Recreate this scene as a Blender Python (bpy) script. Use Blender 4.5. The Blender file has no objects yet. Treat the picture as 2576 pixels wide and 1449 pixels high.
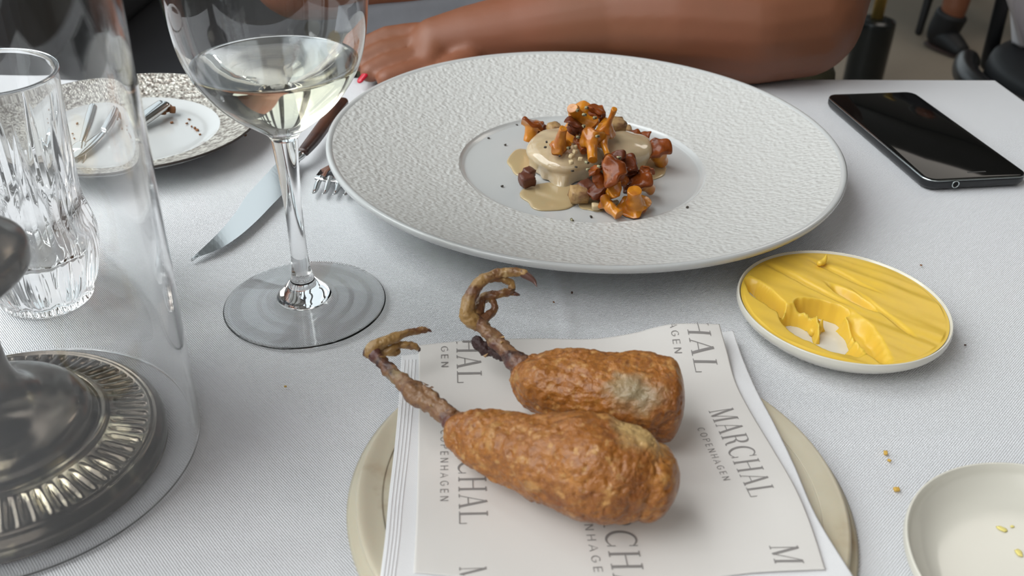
import bpy, bmesh, math, random
from mathutils import Vector, Matrix, noise
random.seed(7)
PI = math.pi
C = bpy.context.scene.collection
S = bpy.context.scene

# ------------------------------------------------------------------ camera
F, TH, RO, H = 2420.0, math.radians(32.5), math.radians(2.1), 0.27
ct, st, cr, sr = math.cos(TH), math.sin(TH), math.cos(RO), math.sin(RO)
X = Vector((1, 0, 0)); D = Vector((0, -st, -ct)); V = Vector((0, ct, -st))
R_ = cr * X - sr * D; U_ = -(sr * X + cr * D)
cam_d = bpy.data.cameras.new('camera'); cam = bpy.data.objects.new('camera', cam_d); C.objects.link(cam)
cam.matrix_world = Matrix(((R_.x, U_.x, -V.x, 0), (R_.y, U_.y, -V.y, 0), (R_.z, U_.z, -V.z, H), (0, 0, 0, 1)))
cam_d.sensor_width = 36; cam_d.lens = F / 2576 * 36; cam_d.clip_start = 0.02
cam_d.dof.use_dof = True; cam_d.dof.focus_distance = 0.50; cam_d.dof.aperture_fstop = 15
S.camera = cam

# ------------------------------------------------------------------ world, light, exposure
S.view_settings.view_transform = 'Standard'; S.view_settings.look = 'None'
S.view_settings.gamma = 1; S.view_settings.use_curve_mapping = False
S.view_settings.exposure = -0.12
w = bpy.data.worlds.new('sky'); S.world = w; w.use_nodes = True
w.node_tree.nodes['Background'].inputs[0].default_value = (0.86, 0.93, 1.0, 1)
w.node_tree.nodes['Background'].inputs[1].default_value = 1.45

def area(name, loc, target, sx, sy, power, col=(1, 1, 1), portal=False):
    l = bpy.data.lights.new(name, 'AREA'); l.shape = 'RECTANGLE'; l.size = sx; l.size_y = sy
    l.energy = power; l.color = col
    if portal: l.cycles.is_portal = True
    o = bpy.data.objects.new(name, l); C.objects.link(o); o.location = loc
    o.rotation_euler = (Vector(target) - Vector(loc)).to_track_quat('-Z', 'Y').to_euler()
    return o
area('window_light', (-1.15, 0.05, 1.25), (0.05, 0.34, 0.0), 2.1, 1.5, 62, (0.99, 0.99, 1.0))
area('front_fill_light', (0.3, -1.5, 1.7), (0.05, 0.4, 0.0), 1.6, 1.2, 7, (1.0, 0.99, 0.97))  # added weak fill from the camera side; the front wall has no window
area('room_fill_light', (1.9, 3.0, 2.35), (1.9, 3.0, 0), 1.4, 1.4, 20, (1.0, 0.93, 0.84))  # added warm fill to brighten the floor at the back right, no fixture

# ------------------------------------------------------------------ helpers
def px(u, v, z=0.0):
    """point on the plane of height z that the photograph shows at (u, v)"""
    a, b = u - 1288, v - 724.5
    a, b = cr * a + sr * b, -sr * a + cr * b
    d = a * X + b * D + F * V
    t = (z - H) / d.z
    return Vector((0, 0, H)) + d * t
def mpp(p):
    return (p - Vector((0, 0, H))).dot(V) / F

def thing(name, label, cat, loc=(0, 0, 0), group=None):
    o = bpy.data.objects.new(name, None); C.objects.link(o); o.location = loc
    o.empty_display_size = 0.02
    o['label'] = label; o['category'] = cat
    if group: o['group'] = group
    return o
def tag(o, label, cat, group=None, kind=None):
    o['label'] = label; o['category'] = cat
    if group: o['group'] = group
    if kind: o['kind'] = kind
    return o
def root_loc(p):
    l = Vector((0, 0, 0))
    while p: l += p.location; p = p.parent
    return l
def obj(name, verts, faces, mat, parent=None, smooth=True, loc=None, label=None, raw=False, up=False):
    me = bpy.data.meshes.new(name)
    if parent is not None: off = root_loc(parent)
    elif loc is not None: off = Vector(loc)
    else: off = Vector((0, 0, 0))
    own = Vector(loc) - root_loc(parent) if (loc is not None and parent is not None) else (Vector(loc) if loc is not None else Vector((0, 0, 0)))
    base = Vector(loc) if loc is not None else off
    me.from_pydata([tuple(Vector(v) - base) for v in verts], [], faces)
    me.validate(); me.update()
    bm = bmesh.new(); bm.from_mesh(me); bmesh.ops.remove_doubles(bm, verts=bm.verts, dist=1.5e-6)
    if not raw: bmesh.ops.recalc_face_normals(bm, faces=bm.faces)
    if up and sum(f.normal.z for f in bm.faces) < 0: bmesh.ops.reverse_faces(bm, faces=bm.faces[:])
    bm.to_mesh(me); bm.free()
    if smooth:
        for p in me.polygons: p.use_smooth = True
    if mat: me.materials.append(mat)
    o = bpy.data.objects.new(name, me); C.objects.link(o)
    o.location = own
    if parent is not None: o.parent = parent
    if label: o['label'] = label
    return o
def sub(o, n=1):
    m = o.modifiers.new('s', 'SUBSURF'); m.levels = n; m.render_levels = n; return o
def bev(o, w_, n=2):
    m = o.modifiers.new('b', 'BEVEL'); m.width = w_; m.segments = n; m.limit_method = 'ANGLE'; m.angle_limit = 0.6; return o

def lathe(prof, c=(0, 0), seg=96, mod=None, cap0=False, cap1=False):
    vs, fs = [], []
    for i, (r, z) in enumerate(prof):
        for k in range(seg):
            a = 2 * PI * k / seg; rr, zz = r, z
            if mod: rr, zz = mod(i, r, z, a)
            vs.append((c[0] + rr * math.cos(a), c[1] + rr * math.sin(a), zz))
    n = len(prof)
    for i in range(n - 1):
        for k in range(seg):
            k2 = (k + 1) % seg
            fs.append((i * seg + k, i * seg + k2, (i + 1) * seg + k2, (i + 1) * seg + k))
    if cap0: fs.append(tuple(range(seg)))
    if cap1: fs.append(tuple((n - 1) * seg + k for k in range(seg)))
    return vs, fs
def smooth_prof(pts, n=6):
    """catmull-rom through (r, z) points"""
    out = []
    for i in range(len(pts) - 1):
        p0 = pts[max(i - 1, 0)]; p1 = pts[i]; p2 = pts[i + 1]; p3 = pts[min(i + 2, len(pts) - 1)]
        for k in range(n):
            t = k / n
            out.append(tuple(0.5 * ((2 * b) + (-a + c_) * t + (2 * a - 5 * b + 4 * c_ - d) * t * t + (-a + 3 * b - 3 * c_ + d) * t ** 3)
                             for a, b, c_, d in zip(p0, p1, p2, p3)))
    out.append(tuple(pts[-1])); return out
def merge(*parts):
    vs, fs = [], []
    for v, f in parts:
        o = len(vs); vs += list(v); fs += [tuple(i + o for i in q) for q in f]
    return vs, fs
def box(c, s, rz=0, rx=0, ry=0):
    M = Matrix.Translation(Vector(c)) @ Matrix.Rotation(rz, 4, 'Z') @ Matrix.Rotation(ry, 4, 'Y') @ Matrix.Rotation(rx, 4, 'X')
    vs = [M @ Vector((a * s[0] / 2, b * s[1] / 2, d * s[2] / 2)) for a in (-1, 1) for b in (-1, 1) for d in (-1, 1)]
    return vs, [(0, 1, 3, 2), (4, 6, 7, 5), (0, 4, 5, 1), (2, 3, 7, 6), (0, 2, 6, 4), (1, 5, 7, 3)]
def tube(pts, rad, seg=16, per=5, capn=4, amp=0, freq=100, n_exp=2.0, flat=1.0, zmin=None, seed=0.0, blunt=1.0, pit=0, up=Vector((0, 0, 1))):
    """closed rounded tube through pts with radii; amp/freq = surface noise"""
    P = smooth_prof([tuple(p) + (r,) for p, r in zip(pts, rad)], per)
    ps = [Vector(p[:3]) for p in P]; rs = [max(p[3], 1e-5) for p in P]
    # rounded ends
    t0 = (ps[0] - ps[1]).normalized(); t1 = (ps[-1] - ps[-2]).normalized()
    a0, a1 = [], []
    for k in range(1, capn + 1):
        a = k / capn * PI / 2 * 0.97
        a0.insert(0, (ps[0] + t0 * rs[0] * blunt * math.sin(a), rs[0] * math.cos(a)))
        a1.append((ps[-1] + t1 * rs[-1] * blunt * math.sin(a), rs[-1] * math.cos(a)))
    ps = [p for p, _ in a0] + ps + [p for p, _ in a1]; rs = [r for _, r in a0] + rs + [r for _, r in a1]
    vs, fs = [], []
    for i, (p, r) in enumerate(zip(ps, rs)):
        t = (ps[min(i + 1, len(ps) - 1)] - ps[max(i - 1, 0)]).normalized()
        b = t.cross(up)
        if b.length < 1e-3: b = t.cross(Vector((0, 1, 0)))
        b.normalize(); nn = b.cross(t).normalized()
        for k in range(seg):
            a = 2 * PI * k / seg
            ca, sa = math.cos(a), math.sin(a)
            q = (abs(ca) ** n_exp + abs(sa) ** n_exp) ** (-1 / n_exp)
            v = p + (b * ca + nn * sa * flat) * r * q
            if amp:
                d = (v - p).normalized()
                v = v + d * (noise.fractal(v * freq + Vector((seed, seed, 0)), 0.8, 2.1, 4) * amp)
                if pit: v = v - d * pit * (max(0, noise.noise(v * 420) - .18) * 2.2 + .6 * abs(noise.noise(v * 900)))
            if zmin is not None and v.z < zmin: v.z = zmin + (v.z - zmin) * 0.05
            vs.append(v)
    m = len(ps)
    for i in range(m - 1):
        for k in range(seg):
            k2 = (k + 1) % seg
            fs.append((i * seg + k, i * seg + k2, (i + 1) * seg + k2, (i + 1) * seg + k))
    fs.append(tuple(range(seg))); fs.append(tuple((m - 1) * seg + k for k in range(seg)))
    return vs, fs
def ptube(spec, **kw):
    """tube whose nodes are (u, v, z, radius in photo pixels)"""
    ps = [px(u, v, z) for u, v, z, r in spec]
    return tube(ps, [r * mpp(p) for p, s_ in zip(ps, spec) for r in (s_[3],)], **kw)

# ------------------------------------------------------------------ materials
def mat(name, col, rough=0.5, metal=0, bump=None, spots=None, sss=0, ior=None, trans=0, coat=0, spec=None, alpha=None, ssr=(1, .5, .3), sscale=0.003):
    m = bpy.data.materials.new(name); m.use_nodes = True; nt = m.node_tree; b = nt.nodes['Principled BSDF']
    b.inputs['Base Color'].default_value = (*col, 1); b.inputs['Roughness'].default_value = rough
    b.inputs['Metallic'].default_value = metal
    if ior: b.inputs['IOR'].default_value = ior
    if trans: b.inputs['Transmission Weight'].default_value = trans
    if coat: b.inputs['Coat Weight'].default_value = coat; b.inputs['Coat Roughness'].default_value = 0.08
    if spec is not None: b.inputs['Specular IOR Level'].default_value = spec
    if sss:
        b.inputs['Subsurface Weight'].default_value = sss; b.inputs['Subsurface Radius'].default_value = ssr; b.inputs['Subsurface Scale'].default_value = sscale
    tc = nt.nodes.new('ShaderNodeTexCoord')
    if spots:   # list of (scale, lo, hi, colour, kind)
        prev = None; 
        for sc, lo, hi, c2, kind in spots:
            if kind == 'v':
                t = nt.nodes.new('ShaderNodeTexVoronoi'); out = t.outputs['Distance']
            else:
                t = nt.nodes.new('ShaderNodeTexNoise'); t.inputs['Detail'].default_value = 5; out = t.outputs['Fac']
            t.inputs['Scale'].default_value = sc
            nt.links.new(tc.outputs['Object'], t.inputs['Vector'])
            mr = nt.nodes.new('ShaderNodeMapRange'); mr.inputs['From Min'].default_value = lo; mr.inputs['From Max'].default_value = hi
            nt.links.new(out, mr.inputs['Value'])
            mx = nt.nodes.new('ShaderNodeMix'); mx.data_type = 'RGBA'
            nt.links.new(mr.outputs[0], mx.inputs['Factor'])
            if prev is None: mx.inputs['A'].default_value = (*col, 1)
            else: nt.links.new(prev, mx.inputs['A'])
            mx.inputs['B'].default_value = (*c2, 1)
            prev = mx.outputs['Result']
        nt.links.new(prev, b.inputs['Base Color'])
    if bump:    # list of (kind, scale, strength, distance)
        prevn = None
        for kind, sc, stg, dist in bump:
            if kind == 'v':
                t = nt.nodes.new('ShaderNodeTexVoronoi'); t.feature = 'SMOOTH_F1'; out = t.outputs['Distance']
            else:
                t = nt.nodes.new('ShaderNodeTexNoise'); t.inputs['Detail'].default_value = 4; out = t.outputs['Fac']
            t.inputs['Scale'].default_value = sc
            nt.links.new(tc.outputs['Object'], t.inputs['Vector'])
            bp = nt.nodes.new('ShaderNodeBump'); bp.inputs['Strength'].default_value = stg; bp.inputs['Distance'].default_value = dist
            nt.links.new(out, bp.inputs['Height'])
            if prevn: nt.links.new(prevn, bp.inputs['Normal'])
            prevn = bp.outputs[0]
        nt.links.new(prevn, b.inputs['Normal'])
    return m

def cloth_mat(name, col, k, strength=0.6, dist=0.0004, rough=0.9, ang=0.0):
    m = mat(name, col, rough, spec=0.2); nt = m.node_tree; b = nt.nodes['Principled BSDF']
    tc = nt.nodes.new('ShaderNodeTexCoord'); mp = nt.nodes.new('ShaderNodeMapping'); mp.inputs['Rotation'].default_value = (0, 0, ang)
    nt.links.new(tc.outputs['Object'], mp.inputs['Vector'])
    nz = nt.nodes.new('ShaderNodeTexNoise'); nz.inputs['Scale'].default_value = 60; nt.links.new(mp.outputs[0], nz.inputs['Vector'])
    sep = nt.nodes.new('ShaderNodeSeparateXYZ'); nt.links.new(mp.outputs[0], sep.inputs[0])
    def M(op, a, b_=None):
        n = nt.nodes.new('ShaderNodeMath'); n.operation = op
        for i, x in enumerate((a, b_)):
            if x is None: continue
            if isinstance(x, (int, float)): n.inputs[i].default_value = x
            else: nt.links.new(x, n.inputs[i])
        return n.outputs[0]
    wob = M('MULTIPLY', nz.outputs['Fac'], 2.5)
    sx = M('SINE', M('ADD', M('MULTIPLY', sep.outputs['X'], k), wob))
    sy = M('SINE', M('ADD', M('MULTIPLY', sep.outputs['Y'], k * 0.92), wob))
    n2 = nt.nodes.new('ShaderNodeTexNoise'); n2.inputs['Scale'].default_value = 900; nt.links.new(mp.outputs[0], n2.inputs['Vector'])
    h = M('ADD', M('MULTIPLY', sx, sy), M('MULTIPLY', n2.outputs['Fac'], 1.2))
    bp = nt.nodes.new('ShaderNodeBump'); bp.inputs['Strength'].default_value = strength; bp.inputs['Distance'].default_value = dist
    nt.links.new(h, bp.inputs['Height']); nt.links.new(bp.outputs[0], b.inputs['Normal'])
    return m

M_cloth = cloth_mat('white_linen', (0.88, 0.88, 0.905), 2 * PI / 0.0012, 0.75, 0.00042)
M_napkin = cloth_mat('napkin_linen', (0.86, 0.85, 0.86), 2 * PI / 0.0009, 0.4, 0.0002)
M_paper = mat('greaseproof_paper', (0.77, 0.735, 0.70), 0.55, bump=[('n', 60, 0.25, 0.0008)], sss=0.0)
M_print = mat('grey_print', (0.27, 0.25, 0.24), 0.8)
M_plate = mat('white_porcelain', (0.56, 0.565, 0.56), 0.16, coat=0.3)
M_rimtex = mat('pebbled_porcelain', (0.62, 0.615, 0.595), 0.42, bump=[('v', 400, 0.9, 0.0009), ('n', 260, 0.5, 0.0009)])
M_dish = mat('cream_glazed_porcelain', (0.70, 0.67, 0.59), 0.2, coat=0.3)
M_butter = mat('butter', (0.80, 0.52, 0.062), 0.38, sss=0.35, ssr=(1, .8, .25), sscale=0.004, bump=[('n', 90, 0.25, 0.0008)])
M_smear = mat('butter_smear', (0.80, 0.68, 0.22), 0.4)
M_stone = mat('onyx_stone', (0.58, 0.52, 0.40), 0.3, spots=[(14, 0.5, 0.75, (0.46, 0.39, 0.27), 'n'), (30, 0.62, 0.75, (0.36, 0.25, 0.15), 'n')], sss=0.2, sscale=0.006)
M_glass = mat('clear_glass', (1, 1, 1), 0.0, trans=1, ior=1.5)
M_crystal = mat('cut_crystal', (1, 1, 1), 0.0, trans=1, ior=1.54)
M_wine = mat('white_wine', (0.98, 0.92, 0.60), 0.0, trans=1, ior=1.34)
nt = M_wine.node_tree; va = nt.nodes.new('ShaderNodeVolumeAbsorption'); va.inputs['Color'].default_value = (0.97, 0.86, 0.35, 1); va.inputs['Density'].default_value = 8
nt.nodes['Principled BSDF'].inputs['Base Color'].default_value = (1, 1, 1, 1)
nt.links.new(va.outputs[0], nt.nodes['Material Output'].inputs['Volume'])
M_silver = mat('tarnished_silver', (0.115, 0.10, 0.085), 0.17, metal=1, spots=[(28, 0.5, 0.7, (0.06, 0.05, 0.04), 'n'), (42, 0.58, 0.66, (0.38, 0.34, 0.25), 'n')], bump=[('n', 30, 0.15, 0.001)])
M_steel = mat('polished_steel', (0.72, 0.73, 0.73), 0.1, metal=1)
M_wood = mat('dark_rosewood', (0.09, 0.035, 0.02), 0.35, spots=[(60, 0.4, 0.7, (0.03, 0.012, 0.01), 'n')], coat=0.3)
M_phone = mat('black_phone_body', (0.012, 0.013, 0.015), 0.35)
M_screen = mat('phone_screen_glass', (0.004, 0.004, 0.004), 0.06, spec=0.12)
M_dark_metal = mat('bright_chamfer_metal', (0.55, 0.6, 0.6), 0.2, metal=1)
M_hole = mat('black_hole', (0.001, 0.001, 0.001), 0.9)
M_skin = mat('tanned_skin', (0.20, 0.073, 0.034), 0.5, spots=[(9, 0.4, 0.75, (0.245, 0.080, 0.040), 'n')], sss=0.08, sscale=0.01, bump=[('n', 500, 0.15, 0.0004)])
M_navy = mat('dark_navy_knit', (0.006, 0.008, 0.014), 0.9, bump=[('n', 300, 0.3, 0.001)])
M_hair = mat('dark_hair', (0.02, 0.012, 0.008), 0.5)
M_nail = mat('red_nail_polish', (0.5, 0.01, 0.03), 0.2)
M_lips = mat('lips', (0.42, 0.10, 0.08), 0.4)
M_eye = mat('eye_white', (0.8, 0.78, 0.75), 0.1)
M_iris = mat('dark_iris', (0.03, 0.015, 0.01), 0.1)
M_trouser = mat('dark_trousers', (0.03, 0.03, 0.035), 0.9)
M_velvet = mat('olive_velvet', (0.035, 0.030, 0.012), 0.9)
M_greycloth = mat('grey_white_fabric', (0.10, 0.10, 0.11), 0.9, bump=[('n', 40, 0.4, 0.004)])
M_floor = mat('beige_terrazzo', (0.27, 0.225, 0.175), 0.55, spots=[(1.5, 0.45, 0.7, (0.22, 0.19, 0.15), 'n')])
M_wall = mat('grey_plaster', (0.28, 0.26, 0.24), 0.9)
M_ceil = mat('ceiling_plaster', (0.55, 0.53, 0.50), 0.9)
M_frame = mat('dark_window_frame', (0.03, 0.03, 0.03), 0.5)
M_leaf = mat('dark_green_leaves', (0.018, 0.032, 0.012), 0.6)
M_earth = mat('dark_soil', (0.02, 0.018, 0.015), 1.0)
M_rock = mat('grey_rock', (0.07, 0.07, 0.065), 0.9, bump=[('n', 8, 0.8, 0.05)])
M_black = mat('black_lacquer', (0.004, 0.004, 0.005), 0.3)
M_chair = mat('black_painted_wood', (0.008, 0.008, 0.009), 0.45)
M_boot = mat('black_leather', (0.004, 0.0045, 0.006), 0.6)
M_brass = mat('aged_brass', (0.62, 0.43, 0.13), 0.5, metal=1)
M_marble = mat('black_marble', (0.008, 0.010, 0.010), 0.25, spots=[(9, 0.58, 0.62, (0.07, 0.07, 0.065), 'n')])
M_wax = mat('candle_wax', (0.85, 0.80, 0.68), 0.5, sss=0.3)
M_sauce = mat('cream_sauce', (0.50, 0.375, 0.205), 0.14, sss=0.2, sscale=0.003, coat=0.3)
M_glaze = mat('sauce_glaze', (0.58, 0.45, 0.29), 0.07, sss=0.2, sscale=0.003, coat=0.6, spots=[(60, 0.45, 0.7, (0.46, 0.35, 0.20), 'n')], bump=[('n', 60, 0.3, 0.0015)])
M_mcap = mat('chanterelle_cap', (0.23, 0.052, 0.008), 0.26, coat=0.0, spec=.32, sss=0.1, sscale=0.002, spots=[(110, 0.5, 0.75, (0.09, 0.018, 0.005), 'n'), (70, 0.5, 0.66, (0.42, 0.125, 0.012), 'n')], bump=[('n', 350, 0.4, 0.0008)])
M_mstem = mat('chanterelle_stem', (0.56, 0.205, 0.010), 0.28, coat=0.4, sss=0.15, sscale=0.002, spots=[(120, 0.5, 0.75, (0.42, 0.12, 0.02), 'n')], bump=[('n', 300, 0.3, 0.0006)])
M_mdark = mat('browned_mushroom', (0.12, 0.026, 0.006), 0.30, coat=0.0, spec=.3, spots=[(120, 0.5, 0.7, (0.06, 0.014, 0.006), 'n')], bump=[('n', 350, 0.4, 0.0008)])
M_crouton = mat('toasted_crouton', (0.42, 0.26, 0.11), 0.5, spots=[(150, 0.45, 0.65, (0.20, 0.09, 0.04), 'n')], bump=[('n', 400, 0.6, 0.0008)])
M_crust = mat('crouton_crust', (0.12, 0.035, 0.018), 0.4, bump=[('n', 400, 0.6, 0.0008)])
M_pepper = mat('cracked_pepper', (0.42, 0.38, 0.22), 0.6, spots=[(700, 0.45, 0.55, (0.06, 0.05, 0.03), 'n')])
M_pepdark = mat('black_pepper', (0.05, 0.04, 0.03), 0.6)
M_nut = mat('chopped_nut', (0.62, 0.48, 0.28), 0.5)
M_crumb = mat('yellow_crumb', (0.62, 0.38, 0.08), 0.7)
M_brcrumb = mat('brown_crumb', (0.24, 0.10, 0.04), 0.8)
M_fcrumb = mat('dark_crumb', (0.08, 0.04, 0.03), 0.8)
M_hammer = mat('speckled_silver_glaze', (0.68, 0.64, 0.57), 0.30, metal=0.5, spots=[(300, 0.42, 0.60, (0.24, 0.20, 0.17), 'n')], bump=[('v', 520, 0.8, 0.0010)])
M_rimline = mat('dark_plate_edge', (0.05, 0.04, 0.035), 0.4)
M_shank = mat('fried_bird_skin', (0.27, 0.14, 0.065), 0.4, coat=0.2, spots=[(70, 0.44, 0.58, (0.13, 0.045, 0.035), 'n'), (120, 0.54, 0.66, (0.05, 0.022, 0.02), 'n'), (95, 0.58, 0.70, (0.40, 0.29, 0.16), 'n')], bump=[('n', 260, 0.9, 0.0016), ('v', 700, 0.4, 0.0006)])
M_toe = mat('fried_bird_toe', (0.42, 0.245, 0.085), 0.38, coat=0.2, spots=[(90, 0.48, 0.62, (0.19, 0.08, 0.035), 'n'), (200, .6, .7, (.55, .38, .18), 'n')], bump=[('v', 600, 0.7, 0.0010), ('n', 260, 0.6, 0.0012)])
M_claw = mat('claw', (0.13, 0.06, 0.045), 0.3)
def batter_mat(name, patches):
    m = mat(name, (0.36, 0.125, 0.018), 0.36, coat=0.15, spec=.5, sss=0.05, sscale=0.003,
            spots=[(38, 0.42, 0.62, (0.50, 0.205, 0.040), 'n'), (420, 0.45, 0.66, (0.27, 0.090, 0.014), 'n'), (330, 0.58, 0.70, (0.52, 0.27, 0.085), 'n'), (22, 0.5, 0.68, (0.20, 0.055, 0.008), 'n'), (150, 0.58, 0.70, (0.50, 0.25, 0.075), 'n'), (75, 0.66, 0.74, (0.11, 0.035, 0.010), 'n')],
            bump=[('n', 1100, 0.6, 0.0007), ('v', 330, 0.5, 0.0012), ('n', 110, 0.5, 0.003)])
    nt = m.node_tree; b = nt.nodes['Principled BSDF']; prev = b.inputs['Base Color'].links[0].from_socket
    tc = nt.nodes.new('ShaderNodeTexCoord'); nz = nt.nodes.new('ShaderNodeTexNoise'); nz.inputs['Scale'].default_value = 120
    nt.links.new(tc.outputs['Object'], nz.inputs['Vector'])
    for loc, r0, r1, col in patches:
        d = nt.nodes.new('ShaderNodeVectorMath'); d.operation = 'DISTANCE'; d.inputs[1].default_value = loc
        nt.links.new(tc.outputs['Object'], d.inputs[0])
        ad = nt.nodes.new('ShaderNodeMath'); ad.operation = 'MULTIPLY_ADD'; ad.inputs[1].default_value = 0.010
        nt.links.new(nz.outputs['Fac'], ad.inputs[0]); nt.links.new(d.outputs['Value'], ad.inputs[2])
        mr = nt.nodes.new('ShaderNodeMapRange'); mr.inputs['From Min'].default_value = r1 + .005; mr.inputs['From Max'].default_value = r0 + .005
        nt.links.new(ad.outputs[0], mr.inputs['Value'])
        mx = nt.nodes.new('ShaderNodeMix'); mx.data_type = 'RGBA'; nt.links.new(mr.outputs[0], mx.inputs['Factor'])
        nt.links.new(prev, mx.inputs['A']); mx.inputs['B'].default_value = (*col, 1); prev = mx.outputs['Result']
    nt.links.new(prev, b.inputs['Base Color'])
    return m

M_pane = bpy.data.materials.new('window_pane_glass'); M_pane.use_nodes = True
nt = M_pane.node_tree; nt.nodes.clear()
_o = nt.nodes.new('ShaderNodeOutputMaterial'); _m = nt.nodes.new('ShaderNodeMixShader'); _t = nt.nodes.new('ShaderNodeBsdfTransparent'); _g = nt.nodes.new('ShaderNodeBsdfGlossy')
_g.inputs['Roughness'].default_value = 0.02; _t.inputs[0].default_value = (.93, .95, .94, 1)
_m.inputs[0].default_value = 0.07; nt.links.new(_t.outputs[0], _m.inputs[1]); nt.links.new(_g.outputs[0], _m.inputs[2]); nt.links.new(_m.outputs[0], _o.inputs[0])
def structure(o):
    o['kind'] = 'structure'; return o
FZ = -0.74
# ------------------------------------------------------------------ room
structure(obj('floor', *box((1.6, 2.5, FZ - 0.05), (5.8, 9.0, 0.1)), M_floor, smooth=False))
structure(obj('ceiling', *box((1.83, 2.5, 2.5), (5.34, 9.0, 0.1)), M_ceil, smooth=False))
structure(obj('wall_right', *box((4.45, 2.5, 0.88), (0.1, 9.0, 3.24)), M_wall, smooth=False))
structure(obj('wall_front', *box((1.6, -2.05, 0.88), (5.8, 0.1, 3.24)), M_wall, smooth=False))
bw = structure(obj('wall_back', *merge(box((1.6, 7.05, FZ + .3), (5.8, 0.1, .6)), box((1.6, 7.05, 2.4), (5.8, 0.1, .24)), box((3.2, 7.05, 1.1), (2.6, .1, 2.6))), M_wall, smooth=False))
wf = thing('window_4', 'x', 'window', (.5, 7.05, 0)); del wf['label']; del wf['category']; structure(wf)
for k in range(4):
    obj('post', *box((-.85 + k * .9, 7.05, 1.07), (.06, .07, 2.42)), M_frame, wf, smooth=False)
    if k < 3: obj('pane', *box((-.40 + k * .9, 7.05, 1.07), (.83, .006, 2.38)), M_pane, wf, smooth=False)
structure(obj('baseboard_back', *box((1.6, 6.98, FZ + 0.08), (5.7, 0.03, 0.16)), M_frame, smooth=False))
# glazed left side of the room, with its posts and rails, and the garden beyond
wl = structure(obj('wall_left', *box((-0.85, 2.5, FZ + 0.10), (0.12, 9.0, 0.20)), M_frame, smooth=False))
for n in range(3):
    y0 = -2.0 + n * 3.0
    f = thing('window_%d' % (n + 1), 'x', 'window', (-0.85, y0, FZ))
    del f['label']; del f['category']; structure(f)
    for k in range(3):
        obj('post', *box((-0.85, y0 + k * 1.0 + 0.03, 0.85), (0.07, 0.06, 3.0)), M_frame, f, smooth=False)
    obj('rail', *box((-0.85, y0 + 1.5, 2.38), (0.08, 3.0, 0.12)), M_frame, f, smooth=False)
    for k in range(3):
        obj('pane', *box((-0.85, y0 + k * 1.0 + 0.53, 0.85), (0.006, 0.93, 2.94)), M_pane, f, smooth=False)
structure(obj('ground', *box((-4.92, 3.5, FZ - 0.06), (8.0, 12.0, 0.1)), M_earth, smooth=False))
def shrub(loc, r, n, seed, label):
    rnd = random.Random(seed); t = thing('shrub', label, 'shrub', loc, 'shrubs outside the window')
    vs, fs = [], []
    for i in range(n):
        d = Vector((rnd.gauss(0, 1), rnd.gauss(0, 1), rnd.gauss(0, 1))).normalized() * r * rnd.uniform(0.6, 1.0)
        d.z = abs(d.z) * 1.25 + 0.06; c = Vector(loc) + d
        a = Vector((rnd.gauss(0, 1), rnd.gauss(0, 1), rnd.gauss(0, 1))).normalized(); b = a.orthogonal().normalized()
        l, w_ = rnd.uniform(.05, .10), rnd.uniform(.02, .035)
        k = len(vs); vs += [c - a * l, c + b * w_, c + a * l, c - b * w_]; fs.append((k, k + 1, k + 2, k + 3))
    f = obj('foliage', vs, fs, M_leaf, t, smooth=False); f['kind'] = 'stuff'
    obj('stem', *tube([Vector(loc) + Vector((0, 0, .002)), Vector(loc) + Vector((0.02, 0, r * .8))], [.03, .015]), M_earth, t)
    return t
shrub((-1.45, 2.0, FZ), 0.42, 1500, 1, 'dark green shrub nearest the table, outside the window')
shrub((-1.55, 3.5, FZ), 0.50, 1800, 2, 'dark green shrub in the middle, outside the window')
shrub((-1.55, 5.0, FZ), 0.50, 1500, 3, 'dark green shrub farthest along, outside the window')
rv, rf = tube([Vector((-1.35, 2.72, FZ + .08)), Vector((-1.35, 2.74, FZ + .2))], [.15, .11], seg=14, amp=.04, freq=9)
tag(obj('rock', rv, rf, M_rock, loc=(-1.35, 2.72, FZ)), 'grey rock between the shrubs outside the window', 'rock')

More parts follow.
